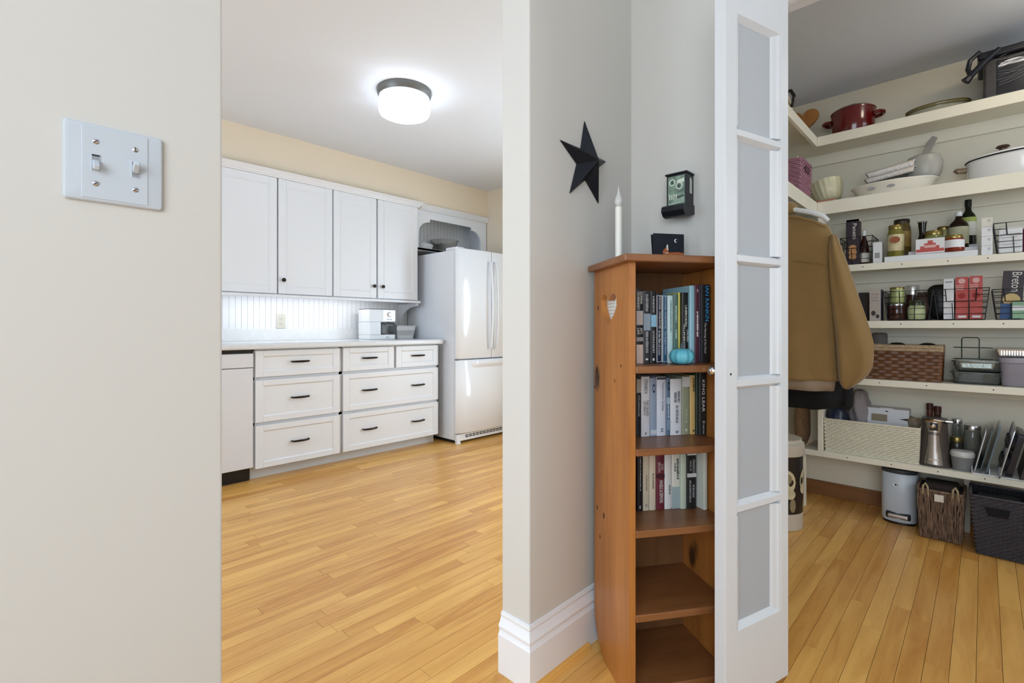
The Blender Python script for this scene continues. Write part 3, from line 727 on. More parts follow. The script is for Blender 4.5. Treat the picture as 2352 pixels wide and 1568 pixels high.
MB().prism([(-.012, .0), (.012, 0), (.012, .045), (.004, .052), (-.008, .052), (-.012, .045)], (mw + .0004, -dp * .45, zb_ + .045), (0, .7, 0), (0, 0, 1), .0006).build('side_window', M_GP2, t, smooth=False)
# striker tray at the foot
rings = []
for x in (-mw - .003, mw + .003):
    rings.append([(x, -.001, zb_ - .02), (x, -dp, zb_ - .034), (x, -dp - .02, zb_ - .03), (x, -dp - .033, zb_ - .016), (x, -dp - .030, zb_ + .000), (x, -dp - .018, zb_ + .006), (x, -dp, zb_ - .006), (x, -.001, zb_ + .01)])
MB().loft(rings).build('striker_tray', M_MS, t, ang=50)

# ---------------------------------------------------------------- narrow glazed door standing open
M_DOOR = mat('white_door_paint', (220, 222, 224), 0.3)
DA = -math.radians(16.4)
t = thing('glazed_door', 'narrow white glazed door leaf with five frosted panes standing open', 'door', (1.318, .489, 0), DA)
lw, lt = .28, .034; xs0, xs1 = .048, .246
bx(t, 'stile', 0, xs0, 0, lt, .01, 2.0, M_DOOR, bevel=.0015); bx(t, 'stile', xs1, lw, 0, lt, .01, 2.0, M_DOOR, bevel=.0015)
pz = [(.208, .5155), (.551, .853), (.886, 1.19), (1.222, 1.525), (1.56, 1.8595)]
bx(t, 'rail', xs0, xs1, 0, lt, .01, pz[0][0], M_DOOR, bevel=.0008); bx(t, 'rail', xs0, xs1, 0, lt, pz[4][1], 2.0, M_DOOR, bevel=.0008)
M_FROST = mat('frosted_glass', (228, 232, 236), .45, trans=.42, ior=1.2, bump=.12, bscale=120)
for k, (a, b) in enumerate(pz):
    if k < 4:
        c = pz[k + 1][0]; zm = (b + c) / 2                      # muntin with sloped faces
        sec = [(0, zm - .008), (.014, b), (lt - .014, b), (lt, zm - .008), (lt, zm + .008), (lt - .014, c), (.014, c), (0, zm + .008)]
        MB().loft([[(x, y_, z_) for y_, z_ in sec] for x in (xs0, xs1)]).build('muntin', M_DOOR, t, ang=30)
    z0, z1 = a - (.0 if k else 0), b
    for x, s_ in ((xs0, 1), (xs1, -1)):                          # sticking beads along the stiles
        sec = [(x, 0), (x + s_ * .006, .002), (x + s_ * .009, .007), (x + s_ * .018, .010), (x + s_ * .020, .0145), (x, .0145)]
        if s_ < 0: sec = [(x, 0), (x - .010, .0015), (x - .014, .006), (x - .028, .009), (x - .033, .0145), (x, .0145)]
        MB().loft([[(q, y_, z_) for q, y_ in sec] for z_ in (z0, z1)]).build('bead', M_DOOR, t, ang=25)
    if k == 0: MB().loft([[(x, y_, z_) for y_, z_ in ((0, a), (.0145, a + .014), (.0145, a))] for x in (xs0, xs1)]).build('bead', M_DOOR, t, ang=20)
    if k == 4: MB().loft([[(x, y_, z_) for y_, z_ in ((0, b), (.0145, b - .012), (.0145, b))] for x in (xs0, xs1)]).build('bead', M_DOOR, t, ang=20)
    bx(t, 'pane', xs0 + .004, xs1 - .004, .0147, .0187, a - .004, b + .004, M_FROST)
MB().lathe([(.0055, 0), (.0055, .014), (.008, .018), (.0135, .024), (.0145, .031), (.011, .037), (0, .0395)], 20, M=Matrix.Translation((.03, lt, .90)) @ Matrix.Rotation(-PI/2, 4, 'X')).build('knob', M_CHROME, t)
MB().lathe([(.0032, 0), (.0032, .0006)], 12, M=Matrix.Translation((.0212, .0001, .896)) @ Matrix.Rotation(PI/2, 4, 'X')).build('screw_hole', M_DARKGAP, t)
# ================================================================== BOOKS
M_PAGE = mat('book_pages', (226, 218, 198), .8, var=.08, vscale=4, vstretch=(200, 1, 1))
def book(x0, x1, top, y0, zsh, col, label, group, depth=.105, texts=(), bands=(), lean=0.0, rough=.45, border=None, thin=False):
    """spine between pixel columns x0..x1, set back y0 on the shelf at zsh"""
    a, _ = bk(x0, y0); b, tt = bk(x1, y0); w = b - a - .0006; h = EYE + (CY - top) / F * bk((x0 + x1) / 2, y0)[1] - zsh - .001
    p = BO + B * a + A * y0
    t = thing('book', label, 'book', (p.x, p.y, zsh + .0008), BR, group)
    if lean: t.rotation_euler = (0, lean, BR)
    m = mat('cover_%d_%d_%d' % col, col, rough)
    c = .0012; mb = MB()
    n = 5; ring = []
    prof = [(c, depth), (0, depth), (0, .002)] + [(w / 2 - w / 2 * math.cos(PI * k / n), .002 - min(.0025, w * .12) * math.sin(PI * k / n)) for k in range(1, n)] + [(w, .002), (w, depth), (w - c, depth), (w - c, .004), (c, .004)]
    mb.loft([[(x, y, 0) for x, y in prof], [(x, y, h) for x, y in prof]]).build('cover', m, t, ang=50)
    bx(t, 'pages', c, w - c, .004, depth - .002, .0015, h - .002, M_PAGE)
    yo = -.0015
    for (f0, f1, bc) in bands:
        bx(t, 'spine_band', .0006, w - .0006, yo, .001, h * f0, h * f1, mat('band_%d_%d_%d' % bc, bc, .5))
    if border:
        for (xa, xb, za, zb) in ((.0005, .0013, .004, h - .004), (w - .0013, w - .0005, .004, h - .004), (.0005, w - .0005, h - .005, h - .004), (.0005, w - .0005, .004, .005)):
            bx(t, 'spine_border', xa, xb, yo - .0003, .001, za, zb, mat('print_white', (226, 224, 218), .7))
    for (s, f0, f1, q0, q1, tc) in texts:                       # f: from bottom, text reads downwards; q: across the spine
        if s[0] == '~':                                         # unreadable small print: short strokes
            rg = random.Random(len(s) * 7 + int(x0)); zz = h * f1; mi = mat('ink_%d_%d_%d' % tc, tc, .6); mbp = MB()
            while zz > h * f0:
                wl = min(rg.uniform(.0016, .0042), zz - h * f0 + .0005); mbp.box(w * q0, w * (q0 + (q1 - q0) * rg.uniform(.75, 1)), yo - .0006, yo - .0003, zz - wl, zz); zz -= wl + rg.choice((.0006, .0006, .002))
            ob = mbp.build('spine_print', mi, t, smooth=False); ob['kind'] = 'stuff'; continue
        lettering(s, t, mat('ink_%d_%d_%d' % tc, tc, .6), (w * q0, yo - .0005, h * f1), (0, 0, -1), (1, 0, 0), h * (f1 - f0), w * (q1 - q0), name='spine_lettering')
    return t, w, h
WH = (228, 226, 220); PK = (206, 180, 164); GY = (150, 150, 150)
g1, g2, g3 = 'books on the uppermost bookcase shelf', 'books on the second bookcase shelf', 'books on the third bookcase shelf'
y1_, z1_ = .075, SHZ[0]
bk1, w_, h_ = book(1461, 1477.3, 664, y1_, z1_, (24, 22, 24), 'black paperback with a white image and pink foot, first on the upper shelf', g1, .125,
     texts=[('DONNA', .80, .965, .55, .9, WH), ('MORRISSEY', .72, .965, .12, .46, WH), ("KIT'S", .40, .475, .55, .88, WH), ('LAW', .39, .475, .12, .46, WH)], bands=[(.0, .255, PK), (.52, .71, (176, 164, 160)), (.30, .355, (150, 140, 138))])
p = BO + B * .0197 + A * .115
t = thing('booklet', 'thin white booklet seen through the heart cutout', 'booklet', (p.x, p.y, z1_ + .0008), BR, g1)
bx(t, 'leaves', 0, .003, 0, .128, 0, .225, M_CW)
for k in range(11): bx(t, 'text_line', -.0004, .0001, .02 + .01 * (k % 2), .12, .105 + k * .010, .1064 + k * .010, mat('grey_print', (150, 150, 150), .7))
book(1477.6, 1494.3, 667.5, y1_, z1_, (44, 44, 48), 'charcoal paperback with a grey photo band across its spine', g1, .125, texts=[('~THE DIVINERS', .72, .95, .3, .7, GY), ('~THE STONE ANGEL', .15, .44, .3, .7, GY), ('~M', .04, .07, .3, .7, WH)], bands=[(.455, .685, (136, 150, 162))])
book(1494.6, 1507.6, 668, y1_, z1_, (22, 22, 26), 'black paperback with a pale blue band on the upper shelf', g1, .125, texts=[('~A JEST OF GOD', .70, .93, .3, .7, GY), ('~MARGARET', .15, .45, .3, .7, GY), ('~M', .04, .07, .3, .7, WH)], bands=[(.505, .67, (130, 176, 200))])
book(1508, 1520.8, 675, y1_, z1_, (20, 26, 48), 'navy paperback with white-framed spine on the upper shelf', g1, .12, texts=[('MICHAEL ONDAATJE', .50, .97, .32, .68, WH), ('In the Skin of a Lion', .12, .47, .3, .7, WH)], border=True)
book(1521.2, 1534, 676, y1_, z1_, (44, 84, 112), 'slate blue paperback with white-framed spine beside the navy one', g1, .12, texts=[('MICHAEL ONDAATJE', .50, .97, .32, .68, (180, 200, 215)), ('The English Patient', .12, .47, .3, .7, (180, 200, 215))], border=True)
book(1534.4, 1546.6, 678, y1_, z1_, (186, 212, 212), 'pale aqua paperback on the upper shelf', g1, .118, texts=[('~CONTEMPORARY VERSE', .45, .92, .4, .62, (110, 140, 140))])
book(1547, 1558.6, 675, y1_ + .012, z1_, (92, 122, 112), 'grey green paperback on the upper shelf behind the pumpkin', g1, .115, texts=[('~SHORT STORIES', .58, .83, .35, .65, (190, 205, 195)), ('~PENGUIN', .35, .48, .35, .65, (190, 205, 195))])
book(1559, 1566.6, 671.5, y1_ + .012, z1_, (214, 202, 92), 'thin yellow paperback behind the blue pumpkin', g1, .12)
book(1567, 1584.4, 671.5, y1_, z1_, (24, 24, 24), 'black book with white two-line title beside the tall blue one', g1, .125, texts=[('UNBROKEN', .52, .82, .30, .60, WH), ('LAURA', .30, .47, .55, .85, WH), ('HILLENBRAND', .18, .55, .10, .34, WH)])
book(1585, 1596.6, 655.5, y1_ - .01, z1_, (150, 190, 204), 'tall light blue book on the upper shelf', g1, .16)
book(1597, 1606, 654, y1_ - .005, z1_, (86, 42, 56), 'maroon book with white boxed title on the upper shelf', g1, .15, texts=[('~HATELY STREETS & ALLEYS', .34, .66, .3, .75, WH), ('A', .90, .95, .3, .7, WH)])
book(1606.4, 1610.6, 655, y1_ - .005, z1_, (58, 48, 62), 'thin dark plum book beside the blue-lettered one', g1, .15)
book(1611, 1631.5, 653, y1_, z1_, (26, 24, 26), 'black book with large bright blue author name', g1, .13, texts=[('IAN RANKIN', .53, .98, .42, .84, (60, 160, 220)), ('The Naming of the Dead', .12, .51, .25, .52, WH)])
# tall light blue book leans its cover out above the row
y2_, z2_ = .13, SHZ[1]
book(1461.5, 1473, 866, y2_, z2_, (28, 26, 26), 'black paperback with a small picture, first on the second shelf', g2, .1, bands=[(.74, .97, (168, 158, 146))], texts=[('~SELECTED TALES', .35, .7, .35, .65, GY)])
book(1473.4, 1493, 864.5, y2_, z2_, (222, 220, 222), 'white paperback with bold black three-line title', g2, .105, texts=[('STEINBECK', .71, .955, .32, .68, (30, 30, 30)), ('THE GRAPES', .34, .61, .52, .82, (30, 30, 30)), ('OF WRATH', .36, .59, .18, .48, (30, 30, 30)), ('~P', .04, .07, .4, .6, (90, 90, 90))])
book(1493.4, 1508.6, 867.5, y2_, z2_, (150, 164, 184), 'blue grey paperback with dark oval mark', g2, .105, texts=[('0', .74, .90, .3, .75, (50, 60, 80))], bands=[(.03, .11, (200, 206, 214))])
book(1509, 1530.2, 865, y2_, z2_, (212, 216, 226), 'white paperback with grey cursive title', g2, .105, texts=[('Margaret Laurence', .62, .90, .5, .75, (80, 90, 110)), ('The Diviners', .42, .60, .5, .75, (80, 90, 110)), ('~NCL', .06, .13, .4, .7, (120, 130, 150))], bands=[(.955, .99, (60, 60, 66))])
book(1530.6, 1540, 867, y2_, z2_, (96, 118, 140), 'slate patterned paperback with oval mark', g2, .105, texts=[('0', .78, .93, .2, .8, (30, 40, 60)), ('~STONE ANGEL', .3, .55, .3, .7, (190, 205, 215))], bands=[(.55, .66, (170, 184, 196)), (.1, .28, (130, 150, 168))])
book(1540.4, 1566, 869.5, y2_, z2_, (222, 222, 226), 'widest white paperback with grey capitals on the second shelf', g2, .105, texts=[('~TENDER IS', .58, .78, .6, .85, (120, 124, 130)), ('~THE NIGHT', .58, .76, .3, .55, (120, 124, 130)), ('~READ FICTION', .22, .53, .45, .7, (130, 134, 140)), ('~P', .04, .08, .45, .7, (120, 124, 130))])
book(1566.6, 1585, 863.5, y2_, z2_, (146, 150, 124), 'olive paperback with a pale corner print', g2, .105, bands=[(.82, .985, (206, 204, 198))], texts=[('~Wuthering Heights', .2, .44, .4, .65, (176, 180, 156)), ('~P', .06, .10, .4, .65, WH)])
book(1585.4, 1599.6, 861.5, y2_, z2_, (206, 170, 104), 'tan paperback on the second shelf', g2, .105, texts=[('~Travels in Ithaca', .73, .95, .4, .68, (90, 70, 40)), ('~P', .04, .08, .35, .65, (90, 70, 40))])
book(1600, 1606.6, 853, y2_ - .01, z2_, (44, 60, 52), 'thin dark green hardback before the black one', g2, .105)
book(1607, 1624, 852.5, y2_ - .02, z2_, (36, 36, 34), 'black hardback with tall widely spaced white title', g2, .11, texts=[('KING LEAR', .37, .87, .3, .66, WH), ('o', .19, .23, .38, .68, WH), ('~Shakespeare', .03, .17, .4, .6, GY)])
y3_, z3_ = .125, SHZ[2]
book(1464.5, 1477, 1043, y3_, z3_, (22, 20, 22), 'thin black paperback, first on the third shelf', g3, .105, texts=[('~THE MILL ON THE FLOSS GEORGE', .36, .95, .38, .62, GY), ('~P', .05, .1, .3, .6, WH)])
book(1477.4, 1491.8, 1041, y3_, z3_, (206, 194, 172), 'cream paperback next to the thin black one', g3, .105, texts=[('~THE GREAT DIVORCE', .35, .62, .45, .58, (120, 110, 95)), ('0', .08, .11, .3, .6, (40, 40, 40))])
book(1492.2, 1506.8, 1040, y3_, z3_, (214, 200, 178), 'cream paperback beside the maroon one', g3, .105, texts=[('~ERNEST HEMINGWAY', .38, .65, .45, .6, (80, 70, 60))])
book(1507.2, 1526.8, 1039, y3_, z3_, (104, 38, 52), 'maroon paperback with silver author and white block title', g3, .105, texts=[('DAN', .70, .80, .55, .85, (206, 190, 190)), ('BROWN', .66, .83, .18, .48, (206, 190, 190)), ('ANGELS & DEMONS', .12, .52, .36, .78, WH)], bands=[(.55, .62, (60, 22, 34))])
book(1527.2, 1543, 1037.5, y3_, z3_, (216, 216, 214), 'creased white paperback beside the maroon one', g3, .105, texts=[('~ROBERT LUCE', .26, .42, .55, .8, (110, 120, 124))], lean=.0)
book(1543.6, 1562.6, 1037, y3_, z3_, (214, 212, 200), 'cream paperback with a blue landscape foot', g3, .105, texts=[('~ROHINTON MISTRY', .52, .88, .55, .82, (80, 82, 80)), ('~FAMILY', .65, .8, .25, .45, (90, 92, 90))], bands=[(.0, .38, (158, 176, 178))])
book(1564, 1577.6, 1036, y3_ - .008, z3_, (190, 200, 182), 'pale green paperback with blank spine', g3, .105)
book(1578.4, 1600, 1035.5, y3_ - .012, z3_, (30, 30, 30), 'black paperback with grey title lines on the third shelf', g3, .105, texts=[('~ELIZABETH', .62, .86, .55, .85, (130, 130, 130)), ('~GEORGE', .66, .84, .25, .45, (130, 130, 130)), ('~IN PURSUIT', .2, .42, .55, .8, (140, 140, 140)), ('~PROPER SINNER', .12, .50, .2, .42, (140, 140, 140))], bands=[(.55, .615, (200, 200, 198)), (.93, .985, (220, 220, 216))])
tb, w_, h_ = book(1617, 1627, 1034, y3_ - .03, z3_, (214, 218, 206), 'white paperback at the end of the third shelf, cover turned outward', g3, .105)
tb.rotation_euler = (0, 0, BR + .14)
for k in range(9): bx(tb, 'text_line', -.0006, -.0001, .03, .05 + .02 * (k % 3), h_ * (.12 + k * .075), h_ * (.12 + k * .075) + .0013, mat('grey_print', (150, 150, 150), .7))

# blue painted pumpkin
xc, _ = bk(1566, .035); p = BO + B * xc + A * .035
t = thing('pumpkin', 'small turquoise painted pumpkin on the bookcase shelf', 'pumpkin', (p.x, p.y, SHZ[0] + .0005), BR)
M_PUM = mat('turquoise_paint', (96, 178, 196), .38, var=.12, vscale=20)
rings = []; R0, H0, n = .035, .050, 72
for i in range(1, 14):
    th = PI * i / 14; rings.append([((R0 * math.sin(th) ** .75 * (1 - .10 * abs(math.cos(4.5 * 2 * PI * k / n)) ** 2.5)) * math.cos(2*PI*k/n), (R0 * math.sin(th) ** .75 * (1 - .10 * abs(math.cos(4.5 * 2 * PI * k / n)) ** 2.5)) * math.sin(2*PI*k/n), H0 / 2 - H0 / 2 * math.cos(th) * (1 - .12 * (1 - math.sin(th)))) for k in range(n)])
mb = MB(); zmin = min(q[2] for r in rings for q in r); rings = [[(a, b, c - zmin) for a, b, c in r] for r in rings]
mb.loft(rings).build('body', M_PUM, t, ang=60)
MB().tube([(0, 0, .040), (.001, 0, .052), (.004, 0, .060)], [.006, .004, .0045], 7).build('stem', mat('slate_stem', (70, 86, 96), .6), t)
# ================================================================== PANTRY
UF = 3.18
M_SH = mat('cream_shelf_paint', (236, 230, 212), .5, var=.03, vscale=6)
S = [2.088, 1.721, 1.358, 1.054, .746, .327]; TH = [.053, .072, .036, .038, .033, .030]
UPV = vat(1883.5, UF)                                    # upright that ends the lower shelves
names = ['uppermost', 'second', 'third', 'fourth', 'fifth', 'lowest']
with_ = ['holding the red pot', 'holding the white roasting dish', 'holding jars and bottles', 'holding the wire baskets', 'holding the brown woven basket', 'above the pedal bin']
dots = [(), (), (1982, 2071, 2177, 2269), (2069, 2190, 2305), (2020, 2128, 2282), (1946, 2047, 2154, 2262)]
for k in range(6):
    z = S[k]; left = VW - .001 if k < 2 else (UPV - .012 if k < 5 else vat(1843, UF))
    t = thing('pantry_shelf', '%s cream shelf on the pantry back wall, %s' % (names[k], with_[k]), 'shelf', (UF, left, z), RU, 'painted shelves of the pantry back wall')
    ln = left + 1.54
    bx(t, 'board', 0, ln, .018, PW - UF - .001, -.02, 0, M_SH)
    f = bx(t, 'front_edge', (left - .676) if k < 2 else 0, ln, 0, .018, -TH[k], 0, M_SH, bevel=.002)
    if k < 5: bx(t, 'cleat', .01, ln, PW - UF - .020, PW - UF - .0012, -.085, -.0202, M_SH, bevel=.001)
    for x in dots[k]: MB().lathe([(.0028, 0), (.0028, .0005)], 8, M=Matrix.Translation((left - vat(x, UF), 0, -TH[k] * .45)) @ Matrix.Rotation(PI/2, 4, 'X')).build('nail_hole', M_DARKGAP, t)
for k in range(2):
    t = thing('side_shelf', ('cream side shelf with the heart board, meeting the uppermost shelf', 'cream side shelf under the mauve basket, above the hanging coat')[k], 'shelf', (UMB, .676, S[k]), 0, 'painted shelves of the pantry side wall')
    bx(t, 'board', 0, UF - UMB + .0175, .018, VW - .676 - .001, -.02, -.0002, M_SH)
    bx(t, 'front_edge', 0, UF - UMB, 0, .018, -TH[k], 0, M_SH, bevel=.002)
    bx(t, 'cleat', 0, UF - UMB, VW - .676 - .020, VW - .676 - .0012, -.085, -.0202, M_SH)
tag(bx(None, 'shelf_upright', UF + .001, PW - .021, UPV - .0115, UPV + .0115, S[5] + .0005, S[1] - TH[1] - .014, M_SH, bevel=.002), 'cream upright board ending the lower pantry shelves', 'upright')
tag(bx(None, 'shelf_post', UF + .004, UF + .022, vat(1846, UF) - .009, vat(1846, UF) + .009, .0, S[5] - .031, M_SH, bevel=.002), 'cream post under the end of the lowest shelf', 'post')
tag(bx(None, 'shelf_support', PW - .15, PW - .018, vat(2222, 3.40) - .011, vat(2222, 3.40) + .011, .0, S[5] - .021, M_SH, bevel=.002), 'cream support board under the lowest shelf between the baskets', 'post')

# generic makers -------------------------------------------------------------
def put(x0, x1, uf):
    """things facing us on a shelf: left edge v, width"""
    a, b = vat(x0, uf), vat(x1, uf); return a, a - b
def loop(w, d, r, n=6): return rrect(0, w, 0, d, r, n)
def rect_path(w, d, per, z, ox=0, oy=0):
    pts = []; tot = 2 * (w + d); k = 0
    for i in range(per):
        s_ = tot * i / per
        if s_ < w: p = (s_, 0)
        elif s_ < w + d: p = (w, s_ - w)
        elif s_ < 2 * w + d: p = (w - (s_ - w - d), d)
        else: p = (0, d - (s_ - 2 * w - d))
        pts.append((p[0] + ox, p[1] + oy, z))
    return pts
def wicker(t, w0, d0, w1, d1, h, rows, stakes, m, thick=.004, z0=0.0, mdark=None, rim=None, rim_r=.006, over=2, name='weave'):
    """rows of strands woven over and under stakes around a tapering box; origin at front left bottom corner of the top"""
    per = stakes * 2 * over; mb = MB(); amp = thick * .55; hh = h / rows
    for i in range(rows):
        s_ = (i + .5) / rows; w = w0 + (w1 - w0) * s_; d = d0 + (d1 - d0) * s_; ox, oy = (w1 - w) / 2, (d1 - d) / 2
        base_ = rect_path(w, d, per, z0 + h * s_, ox, oy); cx_, cy_2 = w1 / 2, d1 / 2; pts = []
        for j, p in enumerate(base_):
            ph = math.cos(PI * j / over + PI * i); q = Vector((p[0], p[1], 0)); c = Vector((min(max(p[0], ox + .02), ox + w - .02), min(max(p[1], oy + .02), oy + d - .02), 0))
            nd = (q - c); nd = nd.normalized() if nd.length > 1e-6 else Vector((0, -1, 0))
            pts.append((p[0] + nd.x * amp * ph, p[1] + nd.y * amp * ph, p[2]))
        mb.tube(pts, .001, closed=True, flat=(thick, hh * .86))
    o = mb.build(name, m, t, ang=60); o['kind'] = 'stuff'
    th = .004
    inn = MB(); e = .003
    for (a0, b0, a1, b1) in ((0, 0, 1, 0), (1, 0, 1, 1), (1, 1, 0, 1), (0, 1, 0, 0)):
        def P_(a, b, s_, k): 
            w = w0 + (w1 - w0) * s_ - 2 * k; d = d0 + (d1 - d0) * s_ - 2 * k; return ((w1 - w) / 2 + w * a, (d1 - d) / 2 + d * b, z0 + h * s_)
        inn.add([P_(a0, b0, 0, e), P_(a1, b1, 0, e), P_(a1, b1, 1, e), P_(a0, b0, 1, e)], [(0, 1, 2, 3)])
    inn.add([((w1 - w0) / 2 + e, (d1 - d0) / 2 + e, z0 + .003), ((w1 + w0) / 2 - e, (d1 - d0) / 2 + e, z0 + .003), ((w1 + w0) / 2 - e, (d1 + d0) / 2 - e, z0 + .003), ((w1 - w0) / 2 + e, (d1 + d0) / 2 - e, z0 + .003)], [(0, 1, 2, 3)])
    inn.build('lining', mdark or m, t, smooth=False, solid=.002)
    if rim: MB().tube([(x, y, z0 + h) for x, y in rrect(0, w1, 0, d1, .012, 4)], rim_r, 8, closed=True).build('rim', rim, t)
    return o
def jar(x0, x1, top, u, zsh, label, glass, lidm, cat='jar', body=.80, lid_h=.018, lab=None, fill=None, neck=.82, group=None):
    v, r = round_u(x0, x1, u); h = zu((x0 + x1) / 2, top, u) - zsh
    t = thing('jar', label, cat, (u, v, zsh + .0006), RU, group)
    hb = h - lid_h
    MB().lathe([(r * .9, 0), (r, .006), (r, hb * body), (r * .92, hb * (body + .08)), (r * neck, hb * .96), (r * neck, hb)], 24).build('glass', glass, t)
    MB().lathe([(r * (neck + .05), hb - .004), (r * (neck + .06), hb), (r * (neck + .06), h - .003), (r * neck, h)], 24).build('lid', lidm, t)
    if lab:
        m, f0, f1 = lab; MB().lathe([(r * 1.006, hb * f0), (r * 1.006, hb * f1)], 24, cap0=False, cap1=False).build('label', m, t)
    return t, r, h
def bottle(x0, x1, top, u, zsh, label, m, capm, prof, lab=None, group=None, n=20):
    v, r = round_u(x0, x1, u); h = zu((x0 + x1) / 2, top, u) - zsh
    t = thing('bottle', label, 'bottle', (u, v, zsh + .0006), RU, group)
    MB().lathe([(r * a, h * b) for a, b in prof], n).build('glass', m, t)
    ra, hb = prof[-1]
    MB().lathe([(r * ra * 1.15, h * hb), (r * ra * 1.15, h * .995), (r * ra, h)], n).build('cap', capm, t)
    if lab:
        for (lm, f0, f1) in lab: MB().lathe([(r * 1.01, h * f0), (r * 1.01, h * f1)], n, cap0=False, cap1=False).build('label', lm, t)
    return t, r, h
def carton(x0, x1, top, uf, depth, zsh, label, m, name='carton', cat='box', group=None, tilt=0.0, z0=.0006, bevel=.001):
    v, w = put(x0, x1, uf); h = zu((x0 + x1) / 2, top, uf) - zsh
    t = thing(name, label, cat, (uf, v, zsh + z0), RU, group)
    bx(t, 'body', 0, w, 0, depth, 0, h, m, bevel=bevel)
    if tilt: t.rotation_euler = (0, tilt, RU)
    return t, w, h
def wire_basket(x0, x1, top, uf, zsh, label, m=None, depth=.22, group=None, dip=True):
    m = m or mat('black_wire', (22, 22, 26), .4, metal=.3)
    v, w = put(x0, x1, uf); h = zu((x0 + x1) / 2, top, uf) - zsh
    t = thing('wire_basket', label, 'basket', (uf, v, zsh + .0025), RU, group)
    ins = min(.016, w * .1); r = .0019
    a, b = w * .3, w * .7
    rim = MB().tube([(0, 0, h), (w, 0, h), (w, depth, h), (0, depth, h)], .0024, 6, closed=True); rim.build('rim', m, t)
    MB().tube([(ins, ins, 0), (w - ins, ins, 0), (w - ins, depth - ins, 0), (ins, depth - ins, 0)], .0022, 6, closed=True).build('bottom_rim', m, t)
    mb = MB()
    def pt(s_, xf, yf): w_ = w - 2 * ins * (1 - s_); d_ = depth - 2 * ins * (1 - s_); return ((w - w_) / 2 + w_ * xf, (depth - d_) / 2 + d_ * yf, h * s_)
    for s_ in (.2, .4, .6, .8):
        if s_ > .7 and dip:
            mb.tube([pt(s_, .22, 0), pt(s_, 0, 0), pt(s_, 0, 1), pt(s_, 1, 1), pt(s_, 1, 0), pt(s_, .78, 0)], r, 5)
        else: mb.tube([pt(s_, 0, 0), pt(s_, 1, 0), pt(s_, 1, 1), pt(s_, 0, 1)], r, 5, closed=True)
    for xf in (0, 1):
        for yf in (0, .25, .5, .75, 1): mb.tube([pt(0, xf, yf), pt(1, xf, yf)], r, 5)
    for xf in (.33, .66): mb.tube([pt(1, xf, 1), pt(0, xf, 1), pt(0, xf, 0), pt(.55 if dip else 1, xf, 0)], r, 5)
    if dip: mb.tube([pt(1, .22, 0), pt(.62, .22, 0), pt(.6, .26, 0), pt(.6, .74, 0), pt(.62, .78, 0), pt(1, .78, 0)], .0024, 6)
    o = mb.build('wires', m, t); o['kind'] = 'stuff'
    return t, w, h
def blob(name, w, d, h, m, parent=None, seed=1, n=22, k=16, rough=.25, flat0=True):
    rg = random.Random(seed); ph = [(rg.uniform(1, 6), rg.uniform(1, 6), rg.uniform(0, 6), rg.uniform(.3, 1)) for _ in range(6)]
    rings = []
    for i in range(1, k):
        th = PI * i / k; ring = []
        for j in range(n):
            f_ = 2 * PI * j / n; q = sum(c * math.sin(a * f_ + b * th * 2 + e) for a, b, e, c in [(round(a), b, e, c) for a, b, e, c in ph]) / 3
            r = 1 + rough * q; ring.append((w/2 * math.sin(th) ** .6 * math.cos(f_) * r, d/2 * math.sin(th) ** .6 * math.sin(f_) * r, h/2 - h/2 * math.cos(th) * (1 + rough * .3 * q)))
        rings.append(ring)
    zmin = min(p[2] for r in rings for p in r); rings = [[(a, b, c - zmin) for a, b, c in r] for r in rings]
    return MB().loft(rings).build(name, m, parent, ang=70)
M_PLGLASS = mat('clear_plastic', (224, 228, 230), .15, trans=.7, ior=1.2)
M_DGLASS = mat('dark_green_glass', (20, 26, 18), .12)
M_GOLD = mat('brass_lid', (150, 132, 78), .3, metal=.8)
M_PAPER = mat('off_white_paper', (222, 218, 206), .7)
M_PAPERW = mat('white_card', (228, 228, 230), .6)
M_RED = mat('red_card', (190, 82, 76), .55, var=.08, vscale=14)
M_NAVY = mat('navy_card', (28, 34, 58), .5)
M_BLUE = mat('blue_card', (48, 86, 140), .5)
M_PURP = mat('dark_plum_card', (44, 30, 38), .5)
# ---------------------------------------------------------------- uppermost shelf
z = S[0]
hb = [(math.sin(a) ** 3 * .088, (13 * math.cos(a) - 5 * math.cos(2 * a) - 2 * math.cos(3 * a) - math.cos(4 * a)) / 29 * .16 + .092) for a in [2 * PI * k / 40 for k in range(40)]]
t = MB().prism([(a, b) for a, b in hb], (0, 0, .0), (1, 0, 0), (0, 0, 1), -.016).build('heart_board', wood('maple_board', (176, 116, 56), (198, 140, 78), axis=2, rough=.5), None, bevel=.003)
bm_z = min(b for a, b in hb)
t.location = (3.395, .805, z + .105 - bm_z); t.rotation_euler = (-.16, 0, RU)
tag(t, 'heart-shaped wooden board leaning at the back of the uppermost shelf', 'cutting board')
tag(MB().box(-.05, .05, -.03, .04, 0, .104).build('spice_tin', mat('tan_tin', (176, 140, 92), .5), None, bevel=.006, loc=(3.40, .80, z + .0006)), 'tan tin under the heart-shaped board', 'tin')
t = thing('stoneware_jug', 'cream stoneware jug with dark loop handle behind the open door edge', 'jug', (2.84, .80, z + .0006), RU)
M_STON = mat('cream_stoneware', (222, 206, 170), .35)
MB().lathe([(.05, 0), (.075, .02), (.085, .07), (.07, .13), (.045, .165), (.05, .185)], 24).build('body', M_STON, t)
MB().tube([(.055, -.02, .15), (.085, -.03, .145), (.10, -.03, .115), (.098, -.03, .085), (.085, -.02, .065)], [.008, .009, .009, .009, .008], 8).build('handle', mat('dark_glaze', (40, 30, 22), .3), t)
MB().lathe([(.052, .185), (.03, .20), (.016, .205), (.022, .22), (.024, .232), (.016, .245), (0, .247)], 18).build('lid', mat('brown_glaze', (92, 60, 32), .3), t)
